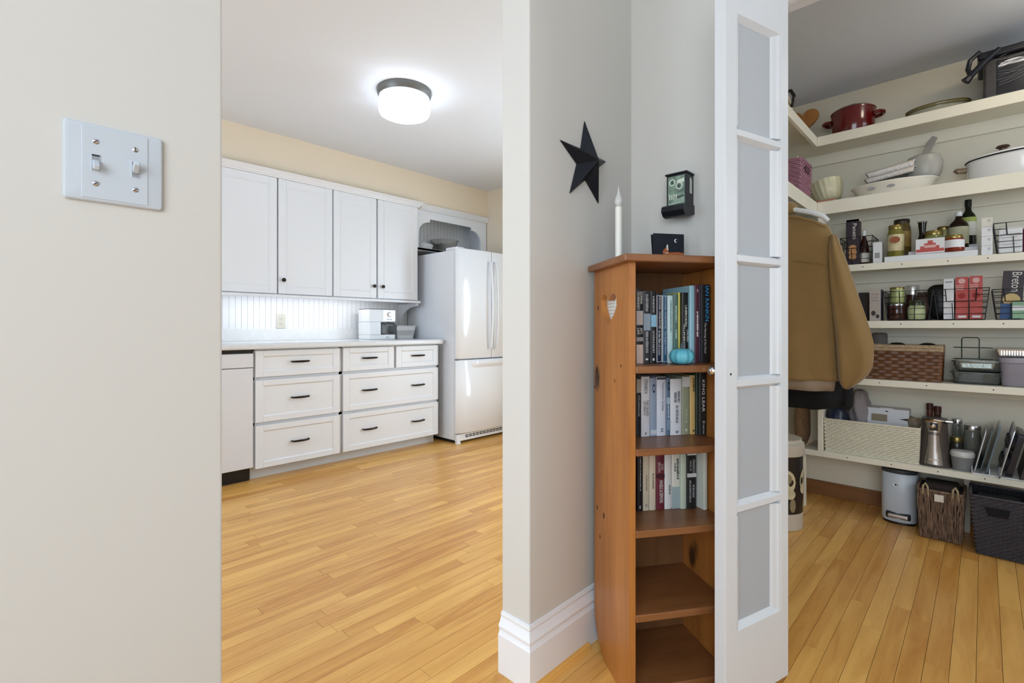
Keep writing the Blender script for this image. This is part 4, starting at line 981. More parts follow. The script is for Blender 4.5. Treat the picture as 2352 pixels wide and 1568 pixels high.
MB().lathe([(.001, .245), (.02, .25), (.03, .265), (.012, .285), (0, .30)], 12, c=(.012, 0, 0)).build('finial', M_STON, t)
# red dutch oven
v, r = round_u(1908, 2013, 3.325); h = zu(1962, 246, 3.30) - z
t = thing('dutch_oven', 'dark red enamelled dutch oven on the uppermost shelf', 'pot', (3.325, v, z + .0006), RU)
M_RP = mat('oxblood_enamel', (100, 18, 18), .16, coat=.4)
MB().lathe([(r * .86, 0), (r * .92, .01), (r * .97, h * .5), (r, h * .86), (r * .98, h * .86)], 40).build('pot', M_RP, t)
MB().lathe([(r * 1.015, h * .85), (r * 1.02, h * .88), (r * .9, h * .95), (r * .5, h * 1.02), (r * .2, h * 1.04)], 40).build('lid', M_RP, t)
MB().lathe([(.012, h * 1.03), (.012, h * 1.06), (.024, h * 1.09), (.022, h * 1.13), (0, h * 1.15)], 18).build('lid_knob', M_RP, t)
for s_ in (-1, 1):
    MB().tube([(s_ * r * .93, -.035, h * .62), (s_ * (r + .018), -.032, h * .64), (s_ * (r + .033), -.012, h * .65), (s_ * (r + .033), .012, h * .65), (s_ * (r + .018), .032, h * .64), (s_ * r * .93, .035, h * .62)], .0105, 8).build('handle', M_RP, t)
# oval glass casserole with olive rim
v, r = round_u(2080, 2230, 3.33)
t = thing('oval_casserole', 'oval clear glass casserole with olive rim on the uppermost shelf', 'casserole', (3.33, v, z + .0006), RU)
M_OLIVE = mat('olive_rim', (112, 100, 46), .35); hz = zu(2155, 226, 3.20) - z
M_PALEG = mat('pale_glass', (214, 210, 188), .08, trans=.35)
MB().lathe([(r * .7, 0), (r * .78, .01), (r * .95, hz * .85), (r * .98, hz)], 40, sy=.62).build('dish', M_PALEG, t)
for q in (hz, hz - .011): MB().tube([(r * .99 * math.cos(a), r * .62 * math.sin(a), q) for a in [2*PI*k/40 for k in range(40)]], .0036, 6, closed=True).build('rim', M_OLIVE, t)
# roaster bin with black lid
v0, w = put(2258, 2420, 3.20); hb_ = zu(2300, 128, 3.2) - z
t = thing('lidded_roaster', 'black-lidded grey bin with wire strands at the frame edge', 'bin', (3.20, v0, z + .0006), RU)
M_GR = mat('speckled_grey_enamel', (66, 64, 66), .35, var=.25, vscale=60); M_BK2 = mat('blue_black_plastic', (24, 26, 36), .3)
bx(t, 'bin', 0, w, 0, .24, 0, hb_, M_GR, bevel=.012)
bx(t, 'front_window', .045, w - .02, -.002, .002, .01, hb_ - .02, mat('dark_mesh_panel', (22, 25, 34), .3, var=.3, vscale=30), bevel=.001)
bx(t, 'lid', -.02, w + .02, -.018, .258, hb_, hb_ + .035, M_BK2, bevel=.01)
MB().tube([(-.01, -.01, hb_ + .04), (-.045, -.014, hb_ + .01), (-.052, -.016, hb_ - .03), (-.04, -.018, hb_ - .062), (-.062, -.02, hb_ - .085)], [.010, .010, .010, .014, .02], 8).build('latch', M_BK2, t)
MB().tube([(.055, -.012, hb_ + .03), (.0, -.022, hb_ - .02), (-.045, -.022, hb_ - .07)], [.012, .014, .012], 8).build('latch_arm', M_BK2, t)
rg = random.Random(5); mb = MB()
for k in range(11):
    z0_ = .02 + k * .013; mb.tube([(.045 + .01 * rg.random(), -.003, z0_ + .03), (.09, -.006, z0_ + .02 + .02 * rg.random()), (.15, -.006, z0_ + .03 + .03 * rg.random()), (w - .02, -.004, z0_ + .04)], .0011, 5)
o = mb.build('wire_strands', mat('pale_wire', (150, 156, 170), .35, metal=.6), t); o['kind'] = 'stuff'
flat(t, 'paper_tag', [(.10 + .05 * math.cos(a), hb_ - .05 + .024 * math.sin(a)) for a in [PI * k / 12 for k in range(13)]], -.0035, M_PAPERW)

# ---------------------------------------------------------------- second shelf
z = S[1]
# mauve basket on the side shelf
t = thing('mauve_basket', 'mauve woven basket on the side shelf', 'basket', (2.93, .90, z + .0006), RU)
M_MAU = mat('mauve_wicker', (160, 112, 128), .6, var=.15, vscale=40); M_MAUD = mat('dark_mauve', (96, 58, 74), .7)
wicker(t, .19, .20, .205, .215, .195, 17, 22, M_MAU, .004, mdark=M_MAUD, rim=M_MAU, rim_r=.005)
hx = .206
flat3 = MB().add([(hx + .004, .06, .135), (hx + .004, .15, .135), (hx + .004, .15, .172), (hx + .004, .06, .172)], [(0, 1, 2, 3)]); flat3.build('hand_hole', M_MAUD, t, smooth=False)
for q in ((.05, .02), (.12, .015), (.17, .06)): MB().lathe([(.012, .18), (.009, .205), (.002, .228)], 8, c=(q[0], q[1] + .01, 0)).build('paper_tip', M_PAPER, t)
# ribbed bowl lying on its side
v, r = round_u(1868, 1931, 3.30)
t = thing('ribbed_bowl', 'pale green ribbed bowl tipped beside the mauve basket', 'bowl', (3.325, v + .004, z + .082), RU)
M_RIB = mat('pale_celadon_glaze', (214, 210, 176), .25); n = 72
def ribr(R_, z_): return [(R_ * (1 + .022 * math.cos(18 * 2 * PI * k / n)) * math.cos(2*PI*k/n), R_ * (1 + .022 * math.cos(18 * 2 * PI * k / n)) * math.sin(2*PI*k/n), z_) for k in range(n)]
MB().loft([ribr(.045, -.06), ribr(.06, -.05), ribr(.078, .0), ribr(.084, .055), ribr(.080, .056), ribr(.074, .0), ribr(.055, -.045)], True, True).build('bowl', M_RIB, t, ang=70)
t.rotation_euler = (-.12, -.22, RU)
tag(MB().box(0, .11, 0, .05, 0, .012).build('small_tray', mat('pinkish_tin', (180, 128, 104), .4), None, bevel=.004, loc=(3.19, vat(1852, 3.19) - .03, z + .0006)), 'thin pinkish tray in front of the ribbed bowl', 'tray').rotation_euler = (0, 0, RU)
# white roasting dish with its load
v0, v1 = vat(1958, 3.27), vat(2148, 3.27); v = (v0 + v1) / 2; a = (v0 - v1) / 2
t = thing('roasting_dish', 'white oval roasting dish with grey floral mark', 'dish', (3.315, v, z + .0006), RU)
M_POR = mat('white_porcelain', (232, 226, 212), .18)
MB().lathe([(a * .84, 0), (a * .92, .012), (a * 1.0, .05), (a * 1.08, .062), (a * 1.08, .066), (a * .98, .06), (a * .9, .02), (0, .012)], 44, sy=.62, cap1=False).build('dish', M_POR, t)
for k in (-1, 1): flat(t, 'floral_mark', [(-.04 + k * .042 + .018 * math.cos(q), .036 + .008 * math.sin(q)) for q in [2*PI*j/12 for j in range(12)]], -a * .62 * .985, mat('grey_print', (150, 150, 150), .7))
bs_ = MB().box(-a * .92, a * .55, -.03, .08, .045, .052, Matrix.Rotation(-.13, 4, 'Y')).build('baking_sheet', mat('dark_steel', (92, 88, 84), .35, metal=.7), None, bevel=.002, loc=(3.315, v, z + .014)); bs_.rotation_euler = (0, 0, RU)
tag(bs_, 'dark baking sheet lying in the white roasting dish', 'baking sheet')
M_FOIL = mat('crinkled_foil', (226, 226, 226), .3, metal=.75, bump=.5, bscale=90)
def foil_pan(loc, w, d, h, tilt, label, group):
    t = thing('foil_pan', label, 'foil pan', loc, RU, group); t.rotation_euler = (0, tilt, RU)
    MB().frustum(.012, w - .012, .012, d - .012, 0, h, .01, .01).build('pan', M_FOIL, t, bevel=.002)
    MB().tube([(x, y, h) for x, y in rrect(0, w, 0, d, .012, 4)], .0032, 6, closed=True).build('rim', M_FOIL, t)
    mb = MB()
    for k in range(24): mb.box(.016 + (w - .032) * k / 24, .016 + (w - .032) * (k + .5) / 24, .003, .012, h * .2, h * .85)
    o = mb.build('flutes', M_FOIL, t); o['kind'] = 'stuff'
    return t
fv = vat(1988, 3.26)
foil_pan((3.24, fv, z + .075), .215, .13, .024, -.13, 'lower of two foil pans in the roasting dish', 'foil pans on the second shelf')
foil_pan((3.24, fv - .006, z + .104), .21, .13, .026, -.13, 'upper of two foil pans in the roasting dish', 'foil pans on the second shelf')
t = thing('measuring_pitcher', 'frosted plastic scoop pitcher lying in the roasting dish', 'pitcher', (3.33, vat(2122, 3.33), z + .075), RU)
MB().lathe([(.062, 0), (.072, .02), (.078, .075), (.066, .11), (.05, .118)], 24, sy=.8).build('cup', mat('frosted_plastic', (190, 188, 180), .35, trans=.25), t)
MB().prism([(-.014, .07), (.022, .09), (.055, .165), (.035, .178), (.012, .150)], (0, -.012, .03), (1, 0, 0), (0, 0, 1), -.014).build('handle', mat('grey_handle', (150, 146, 138), .4), t, bevel=.003)
# white enamel roaster
v0 = vat(2218, 3.28); a = .21; t = thing('enamel_roaster', 'white enamel oval roaster with dark-rimmed lid', 'roaster', (3.33, v0 - a, z + .0006), RU)
hz = zu(2300, 352, 3.22) - z
M_EN = mat('white_enamel', (236, 236, 236), .14, coat=.3)
MB().lathe([(a * .93, 0), (a * .97, .008), (a, hz * .85), (a, hz)], 48, sy=.62).build('pot', M_EN, t)
MB().tube([(a * 1.01 * math.cos(q), a * .63 * math.sin(q), hz) for q in [2*PI*k/48 for k in range(48)]], .0035, 6, closed=True).build('rim', M_BLACK, t)
MB().lathe([(a, hz + .002), (a * .97, hz + .012), (a * .7, hz + .026), (a * .2, hz + .034), (0, hz + .034)], 48, sy=.62).build('lid', M_EN, t)
MB().lathe([(.012, hz + .03), (.014, hz + .048), (.026, hz + .056), (.022, hz + .062), (0, hz + .064)], 18, c=(-.08, 0, 0)).build('lid_knob', mat('brown_knob', (70, 50, 40), .35), t)
MB().tube([(-a * .98, -.04, hz * .72), (-a * 1.16, -.035, hz * .76), (-a * 1.2, 0, hz * .77), (-a * 1.16, .035, hz * .76), (-a * .98, .04, hz * .72)], .006, 8).build('handle', mat('bare_handle', (150, 130, 110), .35, metal=.5), t)

# ---------------------------------------------------------------- third shelf
z = S[2]
wg = 'black wire baskets on the shelves'
wb, w, h = wire_basket(1930, 2004, 545, 3.20, z, 'black wire basket holding the tall plum carton', depth=.20, group=wg)
t, w, h = carton(1943, 1974, 506, 3.235, .06, z, 'tall dark plum carton with orange rounds in a wire basket', M_PURP, group=None, z0=.006)
bx(t, 'top_flap', -.002, w + .002, .0, .06, h - .012, h, M_PAPER)
M_OR = mat('biscuit_print', (196, 140, 90), .6)
for k, (fx, fz, q) in enumerate(((.5, .26, .3), (.5, .36, .3), (.5, .17, .28))): MB().lathe([(w * q, 0), (w * q, .0004 + .0002 * k)], 18, M=Matrix.Translation((w * fx, 0, h * fz)) @ Matrix.Rotation(PI/2, 4, 'X')).build('biscuit_print', M_OR, t)
lettering('Panetti', t, M_CW, (w * .5, -.0006, h * .9), (0, 0, -1), (1, 0, 0), h * .34, w * .3)
bottle(1973, 1997, 530, 3.27, z, 'dark sauce bottle with white cap beside the plum carton', mat('dark_sauce', (52, 24, 18), .15), M_WHITEP, [(.9, .02), (1, .05), (1, .45), (.75, .62), (.4, .78), (.36, .84)], lab=[(M_PAPER, .08, .36)])
tag(MB().box(0, .035, 0, .05, 0, .09).build('snack_packet', mat('cream_packet', (206, 190, 160), .6), None, bevel=.008, loc=(3.26, vat(1928, 3.26), z + .006)), 'cream packet in the wire basket behind the coat shoulder', 'packet').rotation_euler = (0, 0, RU)
t, w, h = carton(2005, 2026, 556, 3.22, .05, z, 'small white carton beside the wire basket on the third shelf', M_PAPERW)
bx(t, 'bar_code', w * .2, w * .75, -.0008, 0, h * .25, h * .5, mat('grey_print', (150, 150, 150), .7))
# white step riser
va = vat(2031, 3.195); vb = vat(2246, 3.195)
t = thing('shelf_riser', 'white stepped riser under the jars and bottles', 'riser', (3.195, va, z + .0006), RU); w = va - vb
bx(t, 'low_step', 0, w, 0, .09, 0, .028, M_PAPERW, bevel=.002); bx(t, 'high_step', .09, w, .09, .19, 0, .055, M_PAPERW, bevel=.002); bx(t, 'top_step', .16, w, .19, .265, 0, .08, M_PAPERW, bevel=.002)
M_PICK = mat('pickle_brine', (122, 116, 52), .12, var=.2, vscale=25); M_OLIV = mat('dark_olive_brine', (96, 78, 40), .15)
M_LBL = mat('cream_label', (204, 192, 150), .6, var=.25, vscale=40); M_LBL2 = mat('amber_label', (150, 120, 62), .6, var=.3, vscale=50)
t, r, h = jar(2038, 2077, 518, 3.24, z + .029, 'large pickle jar with oval printed label at the front of the riser', M_PICK, M_GOLD, lab=(M_LBL, .2, .78))
MB().lathe([(r * .62, 0), (r * .62, .001)], 20, sy=.8, M=Matrix.Translation((0, -r * 1.02, h * .52)) @ Matrix.Rotation(PI/2, 4, 'X')).build('label_oval', mat('rust_label', (150, 84, 48), .6, var=.3, vscale=90), t)
jar(2050, 2093, 505, 3.345, z + .056, 'dark-lidded olive jar behind the large pickle jar', M_OLIV, mat('brown_lid', (50, 36, 26), .35), lab=(M_LBL2, .2, .7))
bottle(2104, 2133, 509, 3.33, z + .056, 'flared glass cruet of dark vinegar', mat('dark_vinegar', (30, 22, 18), .12), M_GLASS, [(.75, 0), (.95, .03), (1, .12), (.8, .38), (.52, .56), (.55, .7), (.72, .96)])
jar(2120, 2170, 531, 3.285, z + .029, 'squat green jar with brass lid behind the red and white box', mat('green_relish', (120, 122, 72), .2), M_GOLD, lab=(M_LBL, .1, .75))
t, w, h = carton(2103, 2170, 561, 3.197, .04, z, 'low white box with red fruit print on the riser edge', M_PAPERW, z0=.030)
for (a, b, c, d) in ((.02, .98, .10, .30), (.16, .82, .30, .50), (.3, .7, .50, .68), (.42, .6, .68, .86)): bx(t, 'red_print', w * a, w * b, -.0006, 0, h * c, h * d, M_RED)
bx(t, 'print_band', w * .3, w * .7, -.0012, 0, h * .38, h * .55, mat('pale_pink_print', (222, 176, 170), .6))
jar(2166, 2216, 541, 3.225, z + .029, 'honey-red preserve jar with white label in front', mat('red_preserve', (126, 46, 30), .15), M_GOLD, lab=(M_PAPERW, .28, .82), body=.86, lid_h=.012)
jar(2150, 2186, 521, 3.40, z + .081, 'small tan tin jar behind the vinegar bottle', mat('tan_label_jar', (176, 166, 118), .4), M_GOLD, lid_h=.012)
bottle(2178, 2226, 487, 3.345, z + .056, 'brown vinegar bottle with white cap and pale label', mat('brown_vinegar', (36, 20, 14), .12), M_WHITEP, [(.92, 0), (1, .02), (1, .6), (.9, .68), (.45, .78), (.32, .84), (.32, .88)], lab=[(mat('pale_green_label', (196, 192, 158), .6, var=.15, vscale=50), .12, .58)])
bottle(2205, 2243, 459, 3.425, z + .081, 'tall dark green oil bottle at the back of the third shelf', M_DGLASS, M_BLACK, [(.95, 0), (1, .02), (1, .58), (.85, .66), (.45, .74), (.38, .8), (.38, .84)], lab=[(M_PAPER, .2, .5), (mat('lime_label', (168, 180, 96), .6), .5, .6)])
for k in range(4):
    ys = [585, 563, 541, 520, 499]
    v0, w = put(2254, 2280, 3.205); za, zb = zu(2267, ys[k], 3.205), zu(2267, ys[k + 1], 3.205)
    zz = z + .0006 + k * (zu(2267, 499, 3.205) - z - .001) / 4; hh_ = (zu(2267, 499, 3.205) - z - .001) / 4 - .0006
    t = thing('spice_box', ('lowest', 'second from bottom', 'third from bottom', 'topmost')[k] + ' small white box in the stack by the wire basket', 'box', (3.205, v0, zz), RU, 'stacked small white boxes')
    bx(t, 'body', 0, w, 0, .06, 0, hh_, M_PAPERW if k < 3 else M_PAPER, bevel=.001)
    lettering('E', t, mat('grey_print', (150, 150, 150), .7), (w * .6, -.0004, hh_ * .55), (1, 0, 0), (0, 0, 1), w * .25, hh_ * .25)
wire_basket(2282, 2420, 508, 3.20, z, 'black wire basket full of white packets on the third shelf', depth=.20, group=wg)
for k, (a, b, top, uf) in enumerate(((2293, 2349, 527, 3.225), (2296, 2375, 520, 3.28), (2350, 2400, 524, 3.235))):
    t, w, h = carton(a, b, top, uf, .045, z, ('white packet with grey bird print at the front of the wire basket', 'white packet at the back of the third-shelf wire basket', 'red-edged packet in the third-shelf wire basket')[k], (M_PAPERW, M_PAPER, mat('plum_packet', (120, 40, 60), .5))[k], name='packet', cat='packet', z0=.006, bevel=.006)
    if k == 0:
        for q in range(5): bx(t, 'print_line', w * .08, w * (.9 - .1 * (q % 2)), -.0008, .0, h * (.2 + .14 * q), h * (.2 + .14 * q) + .002, mat('grey_print', (150, 150, 150), .7))
# ---------------------------------------------------------------- fourth shelf
z = S[3]
carton(1972, 1994, 672, 3.30, .08, z, 'dark brown carton half hidden behind the coat sleeve', mat('dark_brown_card', (44, 30, 22), .6))
t, w, h = carton(1997, 2023, 664, 3.22, .09, z, 'grey pod carton with brown bean print by the coat sleeve', mat('grey_card', (176, 166, 156), .6))
bx(t, 'side_panel', w - .0005, w + .0008, .002, .088, .004, h - .004, M_NAVY)
M_BEAN = mat('bean_print', (62, 48, 46), .6)
for (fx, fz, r_) in ((.35, .24, .2), (.72, .14, .16)): MB().lathe([(w * r_, 0), (w * r_, .0005)], 16, sy=1.4, M=Matrix.Translation((w * fx, 0, h * fz)) @ Matrix.Rotation(PI/2, 4, 'X')).build('bean_print', M_BEAN, t)
for k in range(3): bx(t, 'print_line', w * .15, w * .8, -.0005, 0, h * (.62 + .1 * k), h * (.62 + .1 * k) + .005, mat('mauve_print', (150, 136, 136), .6))
wire_basket(2029, 2142, 669, 3.20, z, 'black wire basket holding the two tins and small jars', depth=.22, group=wg, dip=False)
wire_basket(2144, 2273, 664, 3.20, z, 'black wire basket holding the two red boxes', depth=.22, group=wg)
wire_basket(2279, 2410, 664, 3.20, z, 'black wire basket holding the cracker box', depth=.22, group=wg)
zb = z + .006
M_AMB = mat('amber_glass', (70, 42, 34), .12, var=.3, vscale=30); M_GRN = mat('pale_green_tin', (170, 178, 120), .35, metal=.2)
jar(2038, 2081, 698, 3.26, zb, 'brown spice jar at the front of the tin basket', M_AMB, M_SILVER, lid_h=.006, neck=.95, body=.92)
t, r, h = jar(2044, 2078, 660, 3.262, zu(2060, 698, 3.26) + .0006, 'small green tin stacked on the brown spice jar', M_GRN, M_GOLD, cat='tin', lid_h=.006, neck=.97, body=.94)
jar(2084, 2126, 690, 3.255, zb, 'pale green labelled jar at the front of the tin basket', mat('green_glass_jar', (176, 186, 140), .2, var=.15, vscale=30), mat('dark_olive_lid', (58, 62, 40), .3), lid_h=.022, lab=(mat('celery_label', (190, 198, 152), .5), .25, .75))
jar(2080, 2112, 656, 3.36, zb, 'tall jar with shiny foil lid at the back of the tin basket', M_AMB, M_FOIL, lid_h=.045, neck=.95)
o = blob('snack_bag', .14, .10, .145, mat('plum_plastic_film', (82, 62, 58), .25, var=.3, vscale=18), None, seed=4, rough=.12); o.location = (3.36, vat(2122, 3.36), zb)
tag(o, 'dark crinkled snack bag at the back of the tin basket', 'bag')
t, w, h = carton(2167, 2191, 640, 3.24, .13, zb, 'white carton in the middle wire basket beside the red boxes', M_PAPERW)
bx(t, 'print_mark', w * .15, w * .85, -.0006, 0, h * .9, h * .93, mat('grey_print', (150, 150, 150), .7)); bx(t, 'black_side', -.001, .0005, .002, .128, .003, h - .002, M_BLACK)
o = blob('black_pouch', .07, .12, .18, M_BLACK, None, seed=9, rough=.06); o.location = (3.32, vat(2160, 3.32), zb); tag(o, 'black pouch at the end of the middle wire basket', 'pouch')
for k, (a, b, top) in enumerate(((2194.5, 2224, 636), (2227, 2257, 633.5))):
    t, w, h = carton(a, b, top, 3.24, .13, zb, ('red carton beside the white carton in the wire basket', 'red carton at the far end of the middle wire basket')[k], M_RED, group='red cartons')
    M_PKP = mat('pale_pink_print', (222, 176, 170), .6)
    bx(t, 'bottom_label', w * .2, w * .85, -.0006, 0, h * .03, h * .08, M_PAPERW)
    for q in range(3): MB().box(w * (.15 + .03 * q), w * (.85 - .02 * q), -.0007, 0, h * (.78 - .045 * q), h * (.80 - .045 * q), Matrix.Rotation(-.05, 4, 'Y')).build('print_stroke', M_PKP, t, smooth=False)
    MB().lathe([(w * .28, 0), (w * .28, .0005)], 16, M=Matrix.Translation((w * .5, 0, h * .9)) @ Matrix.Rotation(PI/2, 4, 'X')).build('emblem', M_PKP, t)
    MB().lathe([(w * .3, 0), (w * .3, .0004)], 16, M=Matrix.Translation((w * .5, 0, h * .55)) @ Matrix.Rotation(PI/2, 4, 'X')).build('berry_print', mat('deep_red_print', (160, 40, 38), .6), t)
t, w, h = carton(2296, 2345, 621, 3.25, .05, zb, 'dark cracker box with white lettering in the end wire basket', M_PURP)
lettering('Breton', t, M_CW, (w * .42, -.0006, h * .97), (0, 0, -1), (1, 0, 0), h * .40, w * .46)
MB().lathe([(w * .42, 0), (w * .42, .0005)], 22, M=Matrix.Translation((w * .48, 0, h * .40)) @ Matrix.Rotation(PI/2, 4, 'X')).build('cracker_print', mat('cracker_print', (206, 178, 120), .6), t)
bx(t, 'blue_foot', .0, w, -.0009, 0, 0, h * .32, M_BLUE)
t.rotation_euler = (0, .06, RU)
t, w, h = carton(2325, 2400, 690, 3.215, .02, zb, 'green and white packet leaning at the front of the cracker basket', mat('green_packet', (120, 160, 122), .4), name='packet', cat='packet')
bx(t, 'white_stripe', 0, w, -.0008, 0, h * .45, h * .72, M_PAPERW)

# ---------------------------------------------------------------- fifth shelf
z = S[4]
v0, w = put(1987, 2164, 3.215); h = zu(2080, 792, 3.215) - z
t = thing('woven_basket', 'brown woven splint basket with pale braided rim', 'basket', (3.215, v0, z + .0006), RU)
M_SPL = mat('brown_splint', (112, 70, 38), .45, var=.3, vscale=35); M_SPD = mat('dark_splint', (64, 36, 20), .7); M_BRD = mat('pale_braid', (176, 150, 116), .6, var=.25, vscale=60)
wicker(t, w - .012, .158, w, .165, h * .82, 9, 17, M_SPL, .0045, mdark=M_SPD, over=4)
mb = MB()
for q in range(34):                                             # braided rim of short slanted splints
    for s_, zz in ((1, 0), (-1, .013)):
        mb.box(-.009, .009, -.0025, .0025, -.003, .003, Matrix.Translation((w * (q + .5) / 34, -.0075, h * .82 + .010 + zz)) @ Matrix.Rotation(s_ * .75, 4, 'Y'))
o = mb.build('braided_rim', M_BRD, t, smooth=False); o['kind'] = 'stuff'
for yy, xx0, xx1 in ((.168, 0, w),): bx(t, 'rim_back', xx0, xx1, yy - .006, yy, h * .82, h, M_BRD)
bx(t, 'rim_side', -.004, .002, 0, .165, h * .82, h, M_BRD); bx(t, 'rim_side', w - .002, w + .004, 0, .165, h * .82, h, M_BRD); bx(t, 'rim_front', 0, w, -.003, .001, h * .82, h, M_BRD)
for k, (xa, xb) in enumerate(((2030, 2092), (2104, 2158))):
    v1, ww = put(xa, xb, 3.30); o = blob('dark_pouch', ww, .08, .06, M_BLACK, None, seed=20 + k, rough=.14); o.location = (3.30, v1 - ww / 2, z + h - .05)
    tag(o, ('flat black pouch inside the brown basket near the coat', 'peaked black pouch inside the brown basket near the wire rack')[k], 'pouch')
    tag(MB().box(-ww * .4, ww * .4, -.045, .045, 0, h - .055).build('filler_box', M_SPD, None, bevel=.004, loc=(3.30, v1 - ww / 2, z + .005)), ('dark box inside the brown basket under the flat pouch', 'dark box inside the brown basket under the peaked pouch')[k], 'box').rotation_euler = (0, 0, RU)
v, r = round_u(2005, 2036, 3.455 - .03)
o = MB().lathe([(.0, 0), (.036, .002), (.036, .19), (.03, .195), (.012, .196), (.012, .05)], 20).build('paper_roll', mat('grey_paper', (120, 112, 108), .8), None, loc=(3.425, v, z + .0006)); tag(o, 'grey paper roll standing behind the brown basket', 'roll')
o.location.z = z + .0006; o.scale = (1, 1, (zu(2020, 764, 3.42) - z) / .196)
# glass casseroles
v0, w = put(2186, 2302, 3.225)
def casserole(v0, uf, zz, w, d, h, label):
    t = thing('glass_casserole', label, 'casserole', (uf, v0, zz), RU, 'clear glass baking dishes'); g_ = mat('aqua_glass', (236, 244, 242), .03, trans=.92, ior=1.3)
    def ring(i, z_): return [(x, y, z_) for x, y in rrect(i, w - i, i, d - i, .022, 5)]
    MB().loft([ring(.014, 0), ring(.008, .008), ring(.001, h - .008), ring(-.006, h - .005), ring(-.006, h), ring(.006, h), ring(.012, .012), ring(.02, .008)], True, True).build('dish', g_, t, ang=50)
    return t
casserole(v0, 3.225, z + .0006, w, .20, .058, 'lower clear glass baking dish of the stacked pair')
casserole(v0 - .004, 3.228, z + .062, w, .20, .052, 'upper clear glass baking dish of the stacked pair')
foil_pan((3.255, v0 - .02, z + .075), w * .78, .12, .03, 0, 'foil pan nested in the upper glass baking dish', 'foil pans on the fifth shelf')
t = thing('wire_rack', 'dark green wire rack standing on the glass baking dishes', 'rack', (3.26, vat(2190, 3.26), z + .117), RU)
M_GW = mat('dark_green_wire', (34, 46, 38), .4); wr = vat(2190, 3.26) - vat(2280, 3.26); hr = zu(2236, 775, 3.26) - z - .117
for zz in (.004, hr * .55): MB().tube([(0, .0, zz), (.01, -.012, zz), (wr - .02, -.012, zz), (wr, 0, zz), (wr - .02, .012, zz), (.01, .012, zz)], .0022, 6, closed=True).build('loop', M_GW, t)
MB().tube([(.03, 0, .004), (.03, 0, hr - .008), (.036, 0, hr), (wr - .052, 0, hr), (wr - .046, 0, hr - .008), (wr - .046, 0, .004)], .0026, 6).build('hoop', M_GW, t)
v0, w = put(2296, 2440, 3.215); h = zu(2330, 822, 3.215) - z
t = thing('plastic_bin', 'clear lilac plastic bin at the end of the fifth shelf', 'bin', (3.215, v0, z + .0006), RU)
M_LIL = mat('clear_lilac_plastic', (206, 200, 212), .12, trans=.5, ior=1.25)
def ring2(i, z_, w=w): return [(x, y, z_) for x, y in rrect(i, w - i, i, .24 - i, .03, 5)]
MB().loft([ring2(.012, 0), ring2(.006, .006), ring2(0, h * .8), ring2(-.004, h * .82), ring2(-.004, h), ring2(.002, h), ring2(.008, .012)], True, True).build('bin', M_LIL, t, ang=50)
foil_pan((3.225, vat(2288, 3.225), z + h + .004), .24, .2, .034, 0, 'foil roasting pan on top of the plastic bin', 'foil pans on the fifth shelf')

# ---------------------------------------------------------------- lowest shelf
z = S[5]
v0, w = put(1893, 2113, 3.205); h = zu(1893, 958, 3.205) - z
t = thing('white_wicker_basket', 'long white painted wicker basket on the lowest shelf', 'basket', (3.205, v0, z + .0006), RU)
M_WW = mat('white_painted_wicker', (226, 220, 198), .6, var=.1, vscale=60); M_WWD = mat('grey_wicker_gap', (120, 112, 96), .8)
wicker(t, w - .012, .235, w, .245, h - .008, 18, 46, M_WW, .0035, mdark=M_WWD, rim=M_WW, rim_r=.0045)
t, ww, hh = carton(1986, 2088, 941, 3.34, .10, z, 'white cardboard box with tuck flap inside the wicker basket', M_PAPERW, z0=.006)
bx(t, 'tuck_flap', ww * .36, ww * .66, -.002, .0, hh - .016, hh + .004, M_PAPERW); bx(t, 'flap_notch', ww * .48, ww * .54, -.003, -.001, hh - .016, hh - .011, M_DARKGAP)
bx(t, 'kraft_window', ww * .16, ww * .52, -.0015, .0, hh - .07, hh - .032, mat('kraft_print', (150, 136, 110), .7))
flat(t, 'print_swoosh', [(ww * .78, hh - .05), (ww * .98, hh - .056), (ww * .96, hh - .044)], -.001, M_BRONZE)
o = blob('navy_bag', .15, .12, .24, mat('navy_plastic_film', (26, 32, 54), .3, var=.2, vscale=20), None, seed=12, rough=.10); o.location = (3.29, vat(1922, 3.29), z + .006); tag(o, 'navy plastic bag stuffed in the white wicker basket', 'bag')
o = blob('clear_bag', .15, .10, .33, mat('cloudy_plastic_film', (186, 176, 176), .3, trans=.3, ior=1.1, bump=.5, bscale=40), None, seed=15, rough=.16, n=40, k=26); o.location = (3.385, vat(1976, 3.385), z + .006); tag(o, 'cloudy clear plastic bag behind the navy bag', 'bag')
o = blob('cord_bundle', .06, .08, .21, mat('tan_cord', (150, 134, 110), .7, var=.4, vscale=50), None, seed=31, rough=.2); o.location = (3.35, vat(2102, 3.35), z + .006); tag(o, 'tan bundle poking up beside the can opener', 'bundle')
# can opener
v, r = round_u(2122, 2172, 3.262); h = zu(2147, 958, 3.25) - z
t = thing('can_opener', 'brushed steel electric can opener on the lowest shelf', 'can opener', (3.262, v, z + .0006), RU)
M_DS = mat('smoked_side_plastic', (74, 66, 62), .3)
rings = []
for (a, b, zz) in ((.066, .055, 0), (.068, .056, .008), (.060, .052, .02), (.056, .05, h * .4), (.05, .048, h * .8), (.052, .05, h * .93), (.05, .048, h * .98)):
    rings.append([(a * math.copysign(abs(math.cos(q)) ** .7, math.cos(q)), b * math.copysign(abs(math.sin(q)) ** .7, math.sin(q)), zz) for q in [2*PI*k/32 for k in range(32)]])
MB().loft(rings).build('body', M_DS, t, ang=50)
rings = []
for zz, wd in ((.012, .040), (h * .25, .034), (h * .45, .026), (h * .65, .024), (h * .8, .030), (h * .93, .036)):
    yb = -.0535 - (.0 if zz > .02 else .002) + zz * .02
    rings.append([(-wd, yb + .010, zz), (-wd * .8, yb + .001, zz), (0, yb - .004, zz), (wd * .8, yb + .001, zz), (wd, yb + .010, zz), (wd * .9, yb + .02, zz), (-wd * .9, yb + .02, zz)])
